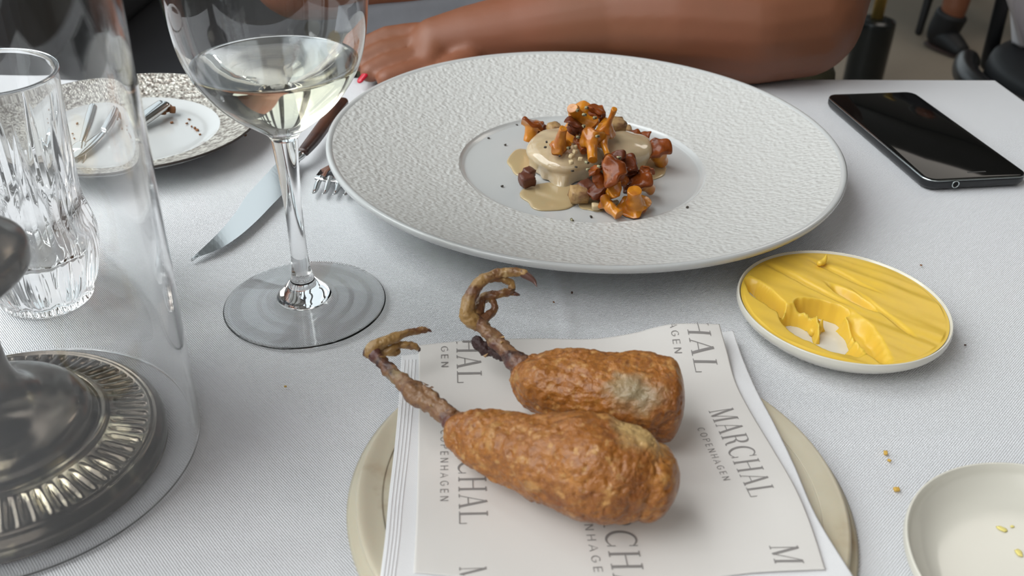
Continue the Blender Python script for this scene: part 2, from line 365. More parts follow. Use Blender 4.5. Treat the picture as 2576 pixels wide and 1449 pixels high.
# ------------------------------------------------------------------ table and cloth
TR = math.radians(5.3); TC = px(2508, 197, 0)          # far right corner of the cloth
ex = Vector((math.cos(TR), math.sin(TR), 0)); ey = Vector((-math.sin(TR), math.cos(TR), 0))
TW, TD = 0.98, 0.74
def tl(a, b, z=0): return TC + ex * a + ey * b + Vector((0, 0, z))      # a in [-TW,0], b in [-TD,0]
cv0 = px(1402, 690); crease_a = (cv0 - TC).dot(ex)
ch0 = px(700, 1141); crease_b = (ch0 - TC).dot(ey)
def table_top():
    NX, NY = 330, 250; R = 0.006; vs, fs = [], []
    drop = 0.26; nd = 14
    # parameter lines incl. rounded edge and hanging skirt
    def line(L, n):
        pts = [(-L + R + (L - 2 * R) * i / n, 0.0) for i in range(n + 1)]
        edge0 = [(-L + R - R * math.sin(a), -R + R * math.cos(a)) for a in (PI / 8, PI / 4, 3 * PI / 8, PI / 2)]
        edge1 = [(-R + R * math.sin(a), -R + R * math.cos(a)) for a in (PI / 8, PI / 4, 3 * PI / 8, PI / 2)]
        s0 = [(-L, -R - drop * (k + 1) / nd) for k in range(nd)]; s1 = [(0, -R - drop * (k + 1) / nd) for k in range(nd)]
        return s0[::-1] + edge0[::-1] + pts + edge1 + s1
    A = line(TW, NX); B = line(TD, NY)
    for a, za in A:
        for b, zb in B:
            z = min(za, zb)
            p = tl(a, b)
            if z == 0:
                g = lambda d, s: math.exp(-(d / s) ** 2)
                da = abs(a - crease_a); db = abs(b - crease_b)
                z -= 0.0005 * (0.5 + 0.5 * noise.noise(Vector((a * 9, b * 9, 0)))) + 0.0013 * min(1, da / .0045) ** .8 + 0.0006 * min(1, db / .004)
                z += 0.0013
                z = min(z, 0)
            else:
                ox = 0.006 * math.sin(b * 40) * min(1, -z / .1) if za < zb else 0
                oy = 0.006 * math.sin(a * 40) * min(1, -z / .1) if zb < za else 0
                p = p + ex * ox + ey * oy
                # corner fold: keep vertices of both skirts together
            vs.append((p.x, p.y, z))
    nb = len(B)
    for i in range(len(A) - 1):
        for j in range(nb - 1):
            fs.append((i * nb + j, i * nb + j + 1, (i + 1) * nb + j + 1, (i + 1) * nb + j))
    return vs, fs
tco = obj('tablecloth', *table_top(), M_cloth, loc=tuple(tl(-TW / 2, -TD / 2, 0)))
tag(tco, 'white woven linen tablecloth with pressed fold creases, covering the table', 'tablecloth')
tb = thing('dining_table', 'dining table hidden under the white tablecloth', 'table', tuple(tl(-TW / 2, -TD / 2, FZ)))
c_ = tl(-TW / 2, -TD / 2, -0.018); obj('tabletop', *box(c_, (TW - .016, TD - .016, .030), rz=TR), M_wood, tb, smooth=False)
c_ = tl(-TW / 2, -TD / 2, 0)
obj('pedestal', *lathe([(0.03, FZ + .02), (0.03, -.034)], (c_.x, c_.y), 24, cap0=True, cap1=True), M_black, tb)
obj('base', *lathe([(0.25, FZ + .001), (0.25, FZ + .015), (0.03, FZ + .03)], (c_.x, c_.y), 40, cap0=True, cap1=True), M_black, tb)

# ------------------------------------------------------------------ big plate
pc = (0.0415, 0.5585)
t = thing('rimmed_plate', 'large white porcelain plate with wide pebbled rim holding mushrooms and sauce', 'plate', (*pc, 0))
prof = [(0.078, 0.0098), (0.0815, 0.0104), (0.10, 0.0136), (0.125, 0.0194), (0.145, 0.0250), (0.1550, 0.0281)]
def rimmod(i, r, z, a): 
    if 2 < i < 60:
        z += 0.00035 * noise.noise(Vector((r * math.cos(a), r * math.sin(a), 0)) * 420)
    return r, z
obj('rim', *lathe(smooth_prof(prof, 14), pc, 420, rimmod), M_rimtex, t, label='wide matte rim with pebbled texture')
edge = [(0.1550, 0.0281), (0.1562, 0.0290), (0.1578, 0.0292), (0.1588, 0.0284), (0.1590, 0.0268), (0.1582, 0.0252), (0.150, 0.0215), (0.125, 0.0140), (0.100, 0.0085), (0.085, 0.0055), (0.078, 0.0030), (0.076, 0.0006), (0.072, 0.0006), (0.070, 0.003), (0.0, 0.003)]
obj('body', *lathe(edge, pc, 200), M_plate, t)
obj('well', *lathe(smooth_prof([(0.0, 0.0072), (0.04, 0.0072), (0.070, 0.0073), (0.0755, 0.0080), (0.078, 0.0098)], 6), pc, 160), M_plate, t, label='smooth glossy round well')
WZ = 0.0073

# ------------------------------------------------------------------ sauce and glazed pieces
def blob_outline(ctr, rx, ry, seed, n=72, wob=.12):
    return [(ctr[0] + rx * (1 + wob * noise.noise(Vector((math.cos(a) * 1.3, math.sin(a) * 1.3, seed)))) * math.cos(a),
             ctr[1] + ry * (1 + wob * noise.noise(Vector((math.cos(a) * 1.3, math.sin(a) * 1.3, seed)))) * math.sin(a)) for a in [2 * PI * k / n for k in range(n)]]
def puddle(name, u, v, ru, rv, seed, label, zt=0.0011, wob=.25):
    c = px(u, v, WZ); ol = [px(a, b, WZ) for a, b in blob_outline((u, v), ru, rv, seed, wob=wob)]
    vs, fs = [], []; rings = [(1.0, 0.0), (0.985, .45), (0.95, .75), (0.85, .95), (0.5, 1.0), (0.02, 1.0)]
    for s, h in rings:
        for p in ol: vs.append((c.x + (p.x - c.x) * s, c.y + (p.y - c.y) * s, WZ + 0.0001 + zt * h))
    n = len(ol)
    for i in range(len(rings) - 1):
        for k in range(n): fs.append((i * n + k, i * n + (k + 1) % n, (i + 1) * n + (k + 1) % n, (i + 1) * n + k))
    fs.append(tuple((len(rings) - 1) * n + k for k in range(n))); fs.append(tuple(range(n)))
    o = obj(name, vs, fs, M_sauce, loc=(c.x, c.y, WZ)); tag(o, label, 'sauce'); return o
puddle('sauce_puddle', 1388, 496, 76, 36, 1.0, 'tan cream sauce pool in front of the glazed piece')
puddle('sauce_puddle', 1318, 408, 42, 33, 2.0, 'tan cream sauce pool left of the glazed piece', zt=0.0010)
puddle('sauce_puddle', 1630, 428, 48, 26, 3.0, 'thin tan sauce pool at the right behind the mushrooms', zt=0.0008)
puddle('sauce_puddle', 1492, 512, 40, 20, 4.0, 'small tan sauce smear between crouton and front mushrooms', zt=0.0006)

def puck(c, r, h, seed, label, drip, tilt=0.0):
    """rounded sauce-coated piece standing on the well"""
    n = 96; prof = smooth_prof([(r * .80, 0), (r * .84, h * .12), (r * .90, h * .35), (r * 1.0, h * .62), (r * .99, h * .80), (r * .86, h * .95), (r * .5, h * 1.06), (r * .02, h * 1.08)], 6)
    vs, fs = [], []
    for i, (rr, z) in enumerate(prof):
        for k in range(n):
            a = 2 * PI * k / n; w1 = 1 + .07 * noise.noise(Vector((math.cos(a), math.sin(a), seed)) * 1.2)
            q = rr * w1
            if z < h * .55:
                f = 1 - z / (h * .55); dd = max(0, noise.noise(Vector((math.cos(a) * 2.4, math.sin(a) * 2.4, seed + 3))))
                q += r * .22 * f * dd
                if drip is not None: q += r * .40 * f * math.exp(-((math.atan2(math.sin(a - drip), math.cos(a - drip))) / .30) ** 2)
            x, y = q * math.cos(a), q * math.sin(a)
            zz = z + tilt * y + 0.0007 * noise.noise(Vector((x, y, z)) * 130)
            vs.append((c[0] + x, c[1] + y, max(WZ + 0.001, WZ + 0.001 + zz)))
    m = len(prof)
    for i in range(m - 1):
        for k in range(n): fs.append((i * n + k, i * n + (k + 1) % n, (i + 1) * n + (k + 1) % n, (i + 1) * n + k))
    fs.append(tuple(range(n))); fs.append(tuple((m - 1) * n + k for k in range(n)))
    o = obj('glazed_fish_piece', vs, fs, M_glaze, loc=(c[0], c[1], WZ)); tag(o, label, 'food'); return o
g1 = px(1418, 424, WZ); puck((g1.x, g1.y), 0.0245, 0.0165, 1.3, 'larger round piece coated in shiny tan sauce, dripping at the front', -PI / 2 - .1, tilt=.10)
g2 = px(1562, 425, WZ); puck((g2.x, g2.y), 0.0185, 0.0195, 5.7, 'second sauce-coated piece, right and behind the mushroom heap', None)

# ------------------------------------------------------------------ mushrooms
def mushroom(a, b, rs, rc, seed, label, stem_m=None, cap_m=None, fold=0.10, ns=36):
    """a = stem tip (u,v,z), b = cap centre (u,v,z); radii in photo pixels"""
    A, B = px(*a), px(*b); ax = B - A; L = ax.length; t = ax.normalized(); e1 = t.orthogonal().normalized(); e2 = t.cross(e1)
    rs *= mpp(A) * 1.08; rc *= mpp(B) * 1.06; rnd = random.Random(seed); ph = [rnd.uniform(0, 6.28) for _ in range(4)]
    pr_s = smooth_prof([(0, 0.0), (rs * .72, 0.0), (rs * .98, L * .05), (rs * .95, L * .35), (rs * 1.15, L * .6), (rc * .62, L * .84), (rc * .97, L * .99), (rc, L)], 4)
    pr_c = smooth_prof([(rc, L), (rc * 1.0, L + rc * .16), (rc * .88, L + rc * .34), (rc * .6, L + rc * .42), (rc * .3, L + rc * .40), (0, L + rc * .36)], 4)
    zmin = WZ + .0012
    def mk(prof, rib):
        vs, fs = [], []
        for r, h in prof:
            f = max(0, min(1, (r - rs) / max(rc - rs, 1e-5)))
            for k in range(ns):
                th = 2 * PI * k / ns
                w1 = 1 + f * (.16 * math.sin(2 * th + ph[0]) + .12 * math.sin(3 * th + ph[1]) + .06 * math.sin(7 * th + ph[2]))
                if rib and f > .05: w1 += .035 * math.sin(18 * th)
                hh = h + f * rc * (.22 * math.sin(2 * th + ph[3]) + .12 * math.sin(5 * th + ph[2]))
                p = A + t * hh + (e1 * math.cos(th) + e2 * math.sin(th)) * r * w1
                p += Vector((noise.noise(p * 230 + Vector((seed, 0, 0))), noise.noise(p * 230 + Vector((0, seed, 9))), noise.noise(p * 230))) * min(rc, .005) * .13
                if p.z < zmin: p.z = zmin + (p.z - zmin) * .04
                vs.append(p)
        for i in range(len(prof) - 1):
            for k in range(ns): fs.append((i * ns + k, i * ns + (k + 1) % ns, (i + 1) * ns + (k + 1) % ns, (i + 1) * ns + k))
        return vs, fs
    T = thing('chanterelle_mushroom', label, 'mushroom', tuple(A), 'chanterelles heaped on the white plate')
    sub(obj('stem', *mk(pr_s, True), stem_m or M_mstem, T))
    sub(obj('cap', *mk(pr_c, False), cap_m or M_mcap, T))
    return T
def cp(x, y): return 1280 + x / 4.527, 240 + y / 4.527       # positions measured on an enlarged detail of the photograph
def ms(x0, y0, z0, x1, y1, z1, rs, rc, seed, label, **k):
    mushroom((*cp(x0, y0), z0), (*cp(x1, y1), z1), rs / 4.527, rc / 4.527, seed, label, **k)
dk = dict(stem_m=M_mdark, cap_m=M_mdark); br = dict(stem_m=M_mcap, cap_m=M_mcap)
ms(225, 530, .012, 270, 345, .022, 62, 135, 1, 'chanterelle with dark red wrinkled cap at the far left of the heap')
ms(330, 470, .014, 400, 380, .018, 40, 80, 2, 'small reddish chanterelle tucked right of the far left one', **br)
ms(620, 375, .043, 575, 580, .029, 50, 112, 3, 'upside-down orange chanterelle standing on the sauce-coated piece')
ms(725, 140, .052, 820, 285, .040, 62, 200, 4, 'broad orange chanterelle at the top left of the heap', cap_m=M_mstem)
ms(700, 420, .036, 760, 350, .040, 70, 125, 5, 'dark brown folded chanterelle below the broad orange one', **dk)
ms(960, 290, .040, 985, 165, .047, 70, 100, 6, 'reddish brown cap at the very top of the heap', **br)
ms(1205, 155, .056, 1095, 400, .038, 30, 125, 7, 'funnel chanterelle with thin stem pointing up at the top right', cap_m=M_mstem)
ms(900, 330, .038, 930, 250, .040, 90, 130, 23, 'orange brown chanterelle in the middle of the top of the heap', stem_m=M_mcap)
ms(955, 735, .030, 940, 490, .036, 55, 130, 8, 'chanterelle with thick yellow stem hanging down in the centre')
ms(1125, 680, .030, 1070, 520, .034, 34, 85, 9, 'slender orange chanterelle right of the thick yellow stem')
ms(860, 640, .028, 790, 520, .030, 45, 60, 24, 'small brown chanterelle between the upside-down one and the centre', **br)
ms(1480, 560, .016, 1415, 470, .022, 50, 85, 10, 'reddish chanterelle half hidden at the right back of the heap', **br)
ms(1560, 600, .014, 1520, 480, .022, 55, 85, 11, 'orange-capped chanterelle at the right back of the heap')
ms(1740, 770, .010, 1680, 620, .022, 74, 140, 12, 'tilted chanterelle at the far right of the heap with glossy brown cap')
ms(1065, 1040, .020, 985, 860, .030, 60, 78, 13, 'long brown chanterelle lobe left of the big folded one', **br)
ms(1300, 970, .022, 1190, 870, .032, 72, 150, 14, 'big glossy brown folded chanterelle in front of the heap', cap_m=M_mcap, stem_m=M_mcap)
ms(1130, 1120, .014, 1195, 1060, .022, 72, 95, 15, 'round orange chanterelle button below the big folded one', cap_m=M_mstem)
ms(1090, 1160, .012, 1020, 1080, .018, 80, 110, 16, 'dark brown chanterelle low at the front left of the heap', **dk)
ms(1625, 1080, .012, 1500, 980, .020, 60, 130, 17, 'red-brown chanterelle at the lower right with orange stem end')
ms(1428, 1080, .026, 1428, 1265, .012, 78, 165, 18, 'upside-down chanterelle with stout yellow stem at the front right')
ms(1255, 1370, .011, 1100, 1225, .014, 58, 95, 19, 'front chanterelle with stem pointing to the lower right')
ms(1560, 930, .016, 1575, 860, .018, 45, 70, 20, 'small reddish cap behind the lower right chanterelle', **br)
ms(1140, 860, .026, 1150, 760, .033, 70, 100, 21, 'dark brown chanterelle in the middle front of the heap', **dk)
ms(1390, 900, .020, 1370, 790, .028, 80, 110, 22, 'dark browned chanterelle beside the second sauce-coated piece', **dk)
ms(1280, 770, .026, 1240, 700, .034, 50, 80, 25, 'dark glossy chanterelle just below the second sauce-coated piece', **dk)
ms(1370, 1120, .012, 1380, 1020, .016, 60, 90, 26, 'dark brown chanterelle behind the upside-down front right one', **dk)

def chunk(c, s, rz, seed, m, m2=None, name='crouton', label='', cat='crouton', group=None, tilt=.2, nosub=False, ob=None):
    rnd = random.Random(seed); n = 4
    bm = bmesh.new(); bmesh.ops.create_cube(bm, size=1.0)
    bmesh.ops.subdivide_edges(bm, edges=bm.edges[:], cuts=3, use_grid_fill=True)
    Mx = Matrix.Rotation(rz, 3, 'Z') @ Matrix.Rotation(tilt, 3, 'X')
    vs = []
    for v in bm.verts:
        p = v.co.copy(); l = max(abs(p.x), abs(p.y), abs(p.z)); rr = p.normalized() * .62
        p = p.lerp(rr, .35); p = Vector((p.x * s[0], p.y * s[1], p.z * s[2]))
        p += Vector((noise.noise(p * 300 + Vector((seed, 0, 0))), noise.noise(p * 300 + Vector((0, seed, 0))), 0)) * max(s) * .12
        vs.append(Vector(c) + Mx @ p)
    fs = [tuple(v.index for v in f.verts) for f in bm.faces]; bm.free()
    o = obj(name, vs, fs, m, loc=tuple(c)); tag(o, label, cat, group); return o
def ch(x, y, z, s, rz, seed, label, m=M_crouton):
    p = px(*cp(x, y), z); return chunk(p, (s, s * .9, s * .75), rz, seed, m, label=label)
c1 = ch(795, 1125, WZ + .0065, .0105, .2, 1, 'toasted crouton cube with tan cut face in front of the sauce-coated piece')
ch(205, 960, WZ + .0058, .0090, .5, 2, 'brown crouton at the left foot of the sauce-coated piece', M_crust)
ch(225, 880, WZ + .0080, .0070, .9, 3, 'small dark brown crouton behind the left one', M_crust)
ch(880, 1060, WZ + .0075, .0100, .7, 4, 'dark crusted crouton wedged behind the front crouton cube', M_crust)
ch(1225, 345, .030, .0105, .3, 5, 'brown crouton leaning at the back right of the heap')
ch(515, 380, .022, .0085, .5, 6, 'tan crouton behind the sauce-coated piece')
ch(1325, 410, .017, .0085, .2, 7, 'tan crouton at the back right between two reddish mushrooms')
ch(990, 1265, WZ + .0030, .0045, .2, 8, 'small tan nut piece in front of the sauce smear', M_nut)
# nut bits and pepper
k = 0
for x, y, z in [(715, 690, .0283), (755, 640, .0286), (815, 725, .0280), (770, 585, .0286), (710, 760, .0272), (850, 1000, .017), (1220, 1220, WZ + .002), (1570, 1180, WZ + .003)]:
    k += 1; p = px(*cp(x, y), z)
    chunk(p, (.0030, .0024, .0022), k, 30 + k, M_nut, name='nut_crumb', label='pale chopped nut crumb among the mushrooms and sauce', cat='crumb', group='nut crumbs on the dish')
for x, y, z in [(790, 475, .036), (1010, 465, .041), (885, 140, .049), (860, 220, .050), (980, 255, .046), (780, 170, .052), (1030, 810, .034), (905, 845, .030), (930, 385, .040), (680, 600, .030), (1255, 710, .038), (850, 350, .042), (890, 765, .033)]:
    k += 1; p = px(*cp(x, y), z)
    chunk(p, (.0024, .0018, .0014), k, 50 + k, M_pepper, name='pepper_flake', label='cracked pepper bit sprinkled over the mushroom heap', cat='pepper', group='cracked pepper on the heap')
for u, v in [(1229, 347), (1271, 364), (1439, 554), (1593, 542), (1729, 521), (1487, 545), (1300, 314), (1263, 468)]:
    k += 1; p = px(u, v, WZ + .0007); z = .0011 if u == 1439 else .0008
    if abs((p - Vector((*pc, WZ))).length) > .077: p = px(u, v, .0110)
    chunk(p, (.0016 if u != 1439 else .003, .0012, z), k, 80 + k, M_pepdark if u != 1439 else M_pepper, name='pepper_speck', label='dark pepper speck lying on the white plate apart from the heap', cat='pepper', group='pepper specks on bare porcelain')
for x, y, z in [(430, 530, .0290), (415, 590, .0287), (495, 540, .0295), (578, 690, .0275), (765, 815, .0265), (725, 860, .0245)]:
    k += 1; p = px(*cp(x, y), z)
    chunk(p, (.0016, .0012, .0009), k, 120 + k, M_pepdark, name='pepper_speck', label='dark pepper speck stuck on the sauce-coated piece', cat='pepper', group='pepper specks on the sauce-coated piece')

# ------------------------------------------------------------------ butter dish
bc = (0.1632, 0.3988); R1 = 0.0512
def dish(name, c, R, label, m=M_dish):
    h = 0.0145
    pr = smooth_prof([(R * .02, .0035), (R * .6, .0037), (R * .80, .0050), (R * .93, .0100), (R * .972, h - .001), (R * .985, h), (R, h - .0004), (R * 1.0, h - .0035), (R * .94, .0075), (R * .82, .0030), (R * .70, .0008), (R * .66, .0005), (R * .02, .0005)], 6)
    o = obj(name, *lathe(pr, c, 128, cap0=True, cap1=True), m, loc=(*c, 0)); tag(o, label, 'dish'); return o
dish('butter_dish', bc, R1, 'small round off-white dish filled with yellow butter')
# butter: height field with scraped-out hollows
def butter():
    scoops = [((1921, 784), 54, 24, .86, 1.0), ((2008, 848), 50, 42, .4, 1.0), ((2098, 862), 42, 46, .2, 1.0), ((2060, 812), 62, 20, .12, 1.0), ((2078, 892), 74, 34, .30, 1.0),
              ((2182, 845), 74, 30, 1.35, .62), ((2150, 748), 62, 15, .62, .42), ((2030, 712), 120, 10, .60, .10), ((2120, 690), 90, 8, .62, .07), ((2230, 790), 90, 9, .95, .08)]
    NR, NA = 110, 240; Rb = R1 * .968; top = 0.0143; vs, fs = [], []
    tab = [(0, .0037), (.6, .0037), (.80, .0050), (.93, .0100), (.972, .0135), (1, .0145)]
    def dish_z(r):
        q = r / R1
        for (a, za), (b, zb) in zip(tab, tab[1:]):
            if q <= b: return za + (zb - za) * (q - a) / (b - a)
        return .0145
    for i in range(NR + 1):
        r = Rb * i / NR
        for k in range(NA):
            a = 2 * PI * k / NA; x, y = bc[0] + r * math.cos(a), bc[1] + r * math.sin(a)
            m_ = mpp(Vector((x, y, top))); cut = 0
            nx = noise.noise(Vector((x * 130, y * 130, 0))) * .16 + noise.noise(Vector((x * 320, y * 320, 5))) * .06
            for (u, v), ra, rb, an, dep in scoops:
                c = px(u, v, .0045 if dep == 1 else top); dx, dy = (x - c.x) / m_, -(y - c.y) / m_ * .62
                p_ = dx * math.cos(an) + dy * math.sin(an); q_ = -dx * math.sin(an) + dy * math.cos(an)
                d = math.hypot(p_ / ra, q_ / rb) + nx
                w_ = .42 if dep == 1 else .75
                f = max(0, min(1, (1.15 - d) / w_)); f = f * f * (3 - 2 * f); cut = max(cut, f * dep)
            z = top - cut * (top - .0028)
            q = x * .62 + y * .78
            z += (.0007 * noise.noise(Vector((q * 150, (x * .78 - y * .62) * 16, 3))) + .0007 * noise.noise(Vector((x * 60, y * 60, 7))) - .0003) * (1 - cut * .6)
            if i / NR > .97: z = min(z, .0136)
            vs.append((x, y, max(z, dish_z(r) - .0004)))
    for i in range(NR):
        for k in range(NA):
            f = (i * NA + k, i * NA + (k + 1) % NA, (i + 1) * NA + (k + 1) % NA, (i + 1) * NA + k)
            if max(vs[j][2] for j in f) > dish_z((i + .5) / NR * Rb) + .0001: fs.append(f)
    o = obj('butter', vs, fs, M_butter, loc=(bc[0], bc[1], .004), up=True); tag(o, 'soft yellow butter with knife-scraped hollows in the round dish', 'butter')
butter()
def flick(u, v, z, s, seed, label):
    p = px(u, v, z)
    vs, fs = tube([p, p + Vector((s, s * .5, s * .3)), p + Vector((s * 1.6, s * 1.4, s * 1.6))], [s * .8, s * .7, s * .1], seg=10, per=4, amp=s * .2, freq=400, seed=seed)
    tag(obj('butter_curl', vs, fs, M_butter, loc=tuple(p)), label, 'butter')
flick(2063, 662, .0155, .0022, 1, 'tiny upright curl of butter near the back of the dish')
flick(2045, 835, .0055, .0030, 2, 'curl of butter left in the scraped hollow')

dc = (0.1963, 0.2330)
dish('small_dish', dc, .0537, 'nearly empty round off-white dish with traces of butter, lower right corner')
def smear(u, v, ru, rv, an, seed, label, m=M_smear, z=.0039, t_=.0005):
    c = px(u, v, z); mp_ = mpp(c); n = 28; vs, fs = [], []
    for s, h in [(1, 0), (.8, .8), (.4, 1), (.02, 1)]:
        for k2 in range(n):
            a = 2 * PI * k2 / n; w1 = 1 + .35 * noise.noise(Vector((math.cos(a) * 1.6, math.sin(a) * 1.6, seed)))
            x, y = s * ru * math.cos(a) * w1 * mp_, s * rv * math.sin(a) * w1 * mp_
            vs.append((c.x + x * math.cos(an) - y * math.sin(an), c.y + x * math.sin(an) + y * math.cos(an), z + h * t_))
    for i in range(3):
        for k2 in range(n): fs.append((i * n + k2, i * n + (k2 + 1) % n, (i + 1) * n + (k2 + 1) % n, (i + 1) * n + k2))
    fs.append(tuple(3 * n + k2 for k2 in range(n))); fs.append(tuple(range(n)))
    return tag(obj('butter_trace', vs, fs, m, loc=(c.x, c.y, z)), label, 'butter')
smear(2521, 1331, 14, 8, -.6, 1, 'yellow butter trace in the middle of the nearly empty dish')
smear(2527, 1262, 5, 5, 0, 2, 'tiny bright butter dot at the back of the nearly empty dish', z=.0042)
smear(2563, 1390, 9, 12, 0, 3, 'pale butter smear at the right frame edge in the nearly empty dish')
smear(2546, 1325, 5, 4, 0, 4, 'tiny butter dot right of the middle trace in the nearly empty dish')

# ------------------------------------------------------------------ stone coaster, napkin, paper
sc = (0.0370, 0.2735); R2 = 0.0936
so = obj('stone_coaster', *lathe(smooth_prof([(R2 * .02, .0056), (R2 * .8, .0056), (R2 * .90, .0062), (R2 * .975, .0075), (R2, .0066), (R2 * .995, .0030), (R2 * .96, .0006), (R2 * .02, .0006)], 5), sc, 140, cap0=True, cap1=True), M_stone, loc=(*sc, 0))
tag(so, 'round cream onyx stone plate under the folded napkin', 'plate')
def coons(top, bot, lef, rig, s, t_):
    def ev(c, x):
        x *= len(c) - 1; i = min(int(x), len(c) - 2); f = x - i
        p0, p1, p2, p3 = c[max(i - 1, 0)], c[i], c[i + 1], c[min(i + 2, len(c) - 1)]
        return Vector([0.5 * ((2 * b) + (-a + d) * f + (2 * a - 5 * b + 4 * d - e) * f * f + (-a + 3 * b - 3 * d + e) * f ** 3) for a, b, d, e in zip(p0, p1, p2, p3)])
    T, B, L_, R = ev(top, s), ev(bot, s), ev(lef, t_), ev(rig, t_)
    c00, c10, c01, c11 = Vector(top[0]), Vector(top[-1]), Vector(bot[0]), Vector(bot[-1])
    return (T * (1 - t_) + B * t_) + (L_ * (1 - s) + R * s) - (c00 * (1 - s) * (1 - t_) + c10 * s * (1 - t_) + c01 * (1 - s) * t_ + c11 * s * t_)
def sheet(top, bot, lef, rig, zf, nx, ny, name, m, thick, label, cat):
    vs, fs = [], []
    for j in range(ny + 1):
        for i in range(nx + 1):
            q = coons(top, bot, lef, rig, i / nx, j / ny)
            p = px(q[0], q[1], zf(None))
            for _ in range(6): p = px(q[0], q[1], zf(p))
            vs.append(p)
    for j in range(ny):
        for i in range(nx): a = j * (nx + 1) + i; fs.append((a, a + nx + 1, a + nx + 2, a + 1))
    o = obj(name, vs, fs, m, loc=tuple(vs[len(vs) // 2]), up=True); tag(o, label, cat)
    if thick:
        md = o.modifiers.new('t', 'SOLIDIFY'); md.thickness = thick; md.offset = -1
    return o
def G(p, c, sx, sy): return math.exp(-((p.x - c[0]) / sx) ** 2 - ((p.y - c[1]) / sy) ** 2)
def z_nap(p):
    z = .0095
    if p is None: return z
    d = math.hypot(p.x - sc[0], p.y - sc[1])
    if d > R2 * 1.0: z -= min(.0035, (d - R2) * .12)
    return z
nap_l = [(1010, 893), (1003, 1010), (992, 1130), (978, 1250), (968, 1360), (950, 1500)]
nap_r = [(1845, 832), (1868, 900), (1905, 985), (1950, 1070), (1998, 1170), (2060, 1310), (2180, 1500)]
nap_t = [(1010, 893), (1150, 880), (1320, 868), (1500, 858), (1700, 845), (1845, 832)]
nap_b = [(950, 1500), (1400, 1502), (1800, 1502), (2180, 1500)]
def rs(c, n=9):
    return c
nap = sheet(nap_t, nap_b, nap_l, nap_r, z_nap, 120, 90, 'folded_napkin', M_napkin, .0028, 'folded white linen napkin with stitched hem lying on the stone plate', 'napkin')
# hem ridges: stitched bands on the napkin's left border
def z_pap(p):
    z = .0104
    if p is None: return z
    tr = px(1760, 812, .017); z += .0065 * G(p, (tr.x - .004, tr.y), .030, .022)
    mr = px(1860, 1040, .015); z += .0022 * G(p, (mr.x, mr.y), .014, .022)
    br_ = px(2000, 1240, .012); z += .0012 * G(p, (br_.x, br_.y), .012, .02)
    z += .0005 * noise.noise(Vector((p.x * 26, p.y * 26, 2)))
    return z
pap_l = [(1053, 872), (1053, 1010), (1052, 1150), (1047, 1300), (1036, 1500)]
pap_r = [(1812, 812), (1835, 930), (1880, 1030), (1950, 1150), (2010, 1250), (2052, 1360), (2090, 1500)]
pap_r = [(1810, 815), (1828, 880), (1850, 960), (1888, 1035), (1945, 1130), (2000, 1225), (2040, 1320), (2076, 1432)]
pap_l = [(1053, 868), (1053, 1000), (1051, 1150), (1047, 1300), (1040, 1440)]
pap_t = [(1053, 868), (1180, 856), (1340, 851), (1490, 852), (1590, 838), (1690, 815), (1810, 808)]
pap_t[-1] = (1810, 815)
pap_b = [(1040, 1440), (1400, 1468), (1700, 1462), (1900, 1440), (2076, 1432)]
pap = sheet(pap_t, pap_b, pap_l, pap_r, z_pap, 110, 90, 'printed_paper_sheet', M_paper, .00015, 'white greaseproof paper printed with grey restaurant lettering, on the napkin', 'paper')

# hem bands as parts of the napkin
for i, off in enumerate((8, 17, 26, 35)):
    pts = []
    for j in range(25):
        q = coons(nap_t, nap_b, nap_l, nap_r, 0, j / 24); p = px(q[0] + off, q[1] + 2, .0098); p.z = z_nap(p) + .0001; pts.append(p)
    obj('hem_stitch', *tube(pts, [.00022] * 25, seg=6, per=1), M_napkin, nap)

# lettering -----------------------------------------------------------
def stroke(pts, w_, out, closed=False):
    """flat strip polygon along a 2-D polyline; w_ number or list"""
    n = len(pts); L, R = [], []
    for i, p in enumerate(pts):
        a = pts[max(i - 1, 0)]; b = pts[min(i + 1, n - 1)]
        d = Vector((b[0] - a[0], b[1] - a[1])); d.normalize(); nn = Vector((-d.y, d.x))
        ww = (w_[i] if isinstance(w_, (list, tuple)) else w_) / 2
        L.append(Vector(p) + nn * ww); R.append(Vector(p) - nn * ww)
    for i in range(n - 1): out.append([R[i], R[i + 1], L[i + 1], L[i]])
def arc(cx, cy, rx, ry, a0, a1, n=14):
    return [(cx + rx * math.cos(math.radians(a0 + (a1 - a0) * i / n)), cy + ry * math.sin(math.radians(a0 + (a1 - a0) * i / n))) for i in range(n + 1)]
TN, TK = .035, .105
def serif(x0, x1, y, out): stroke([(x0, y), (x1, y)], TN, out)
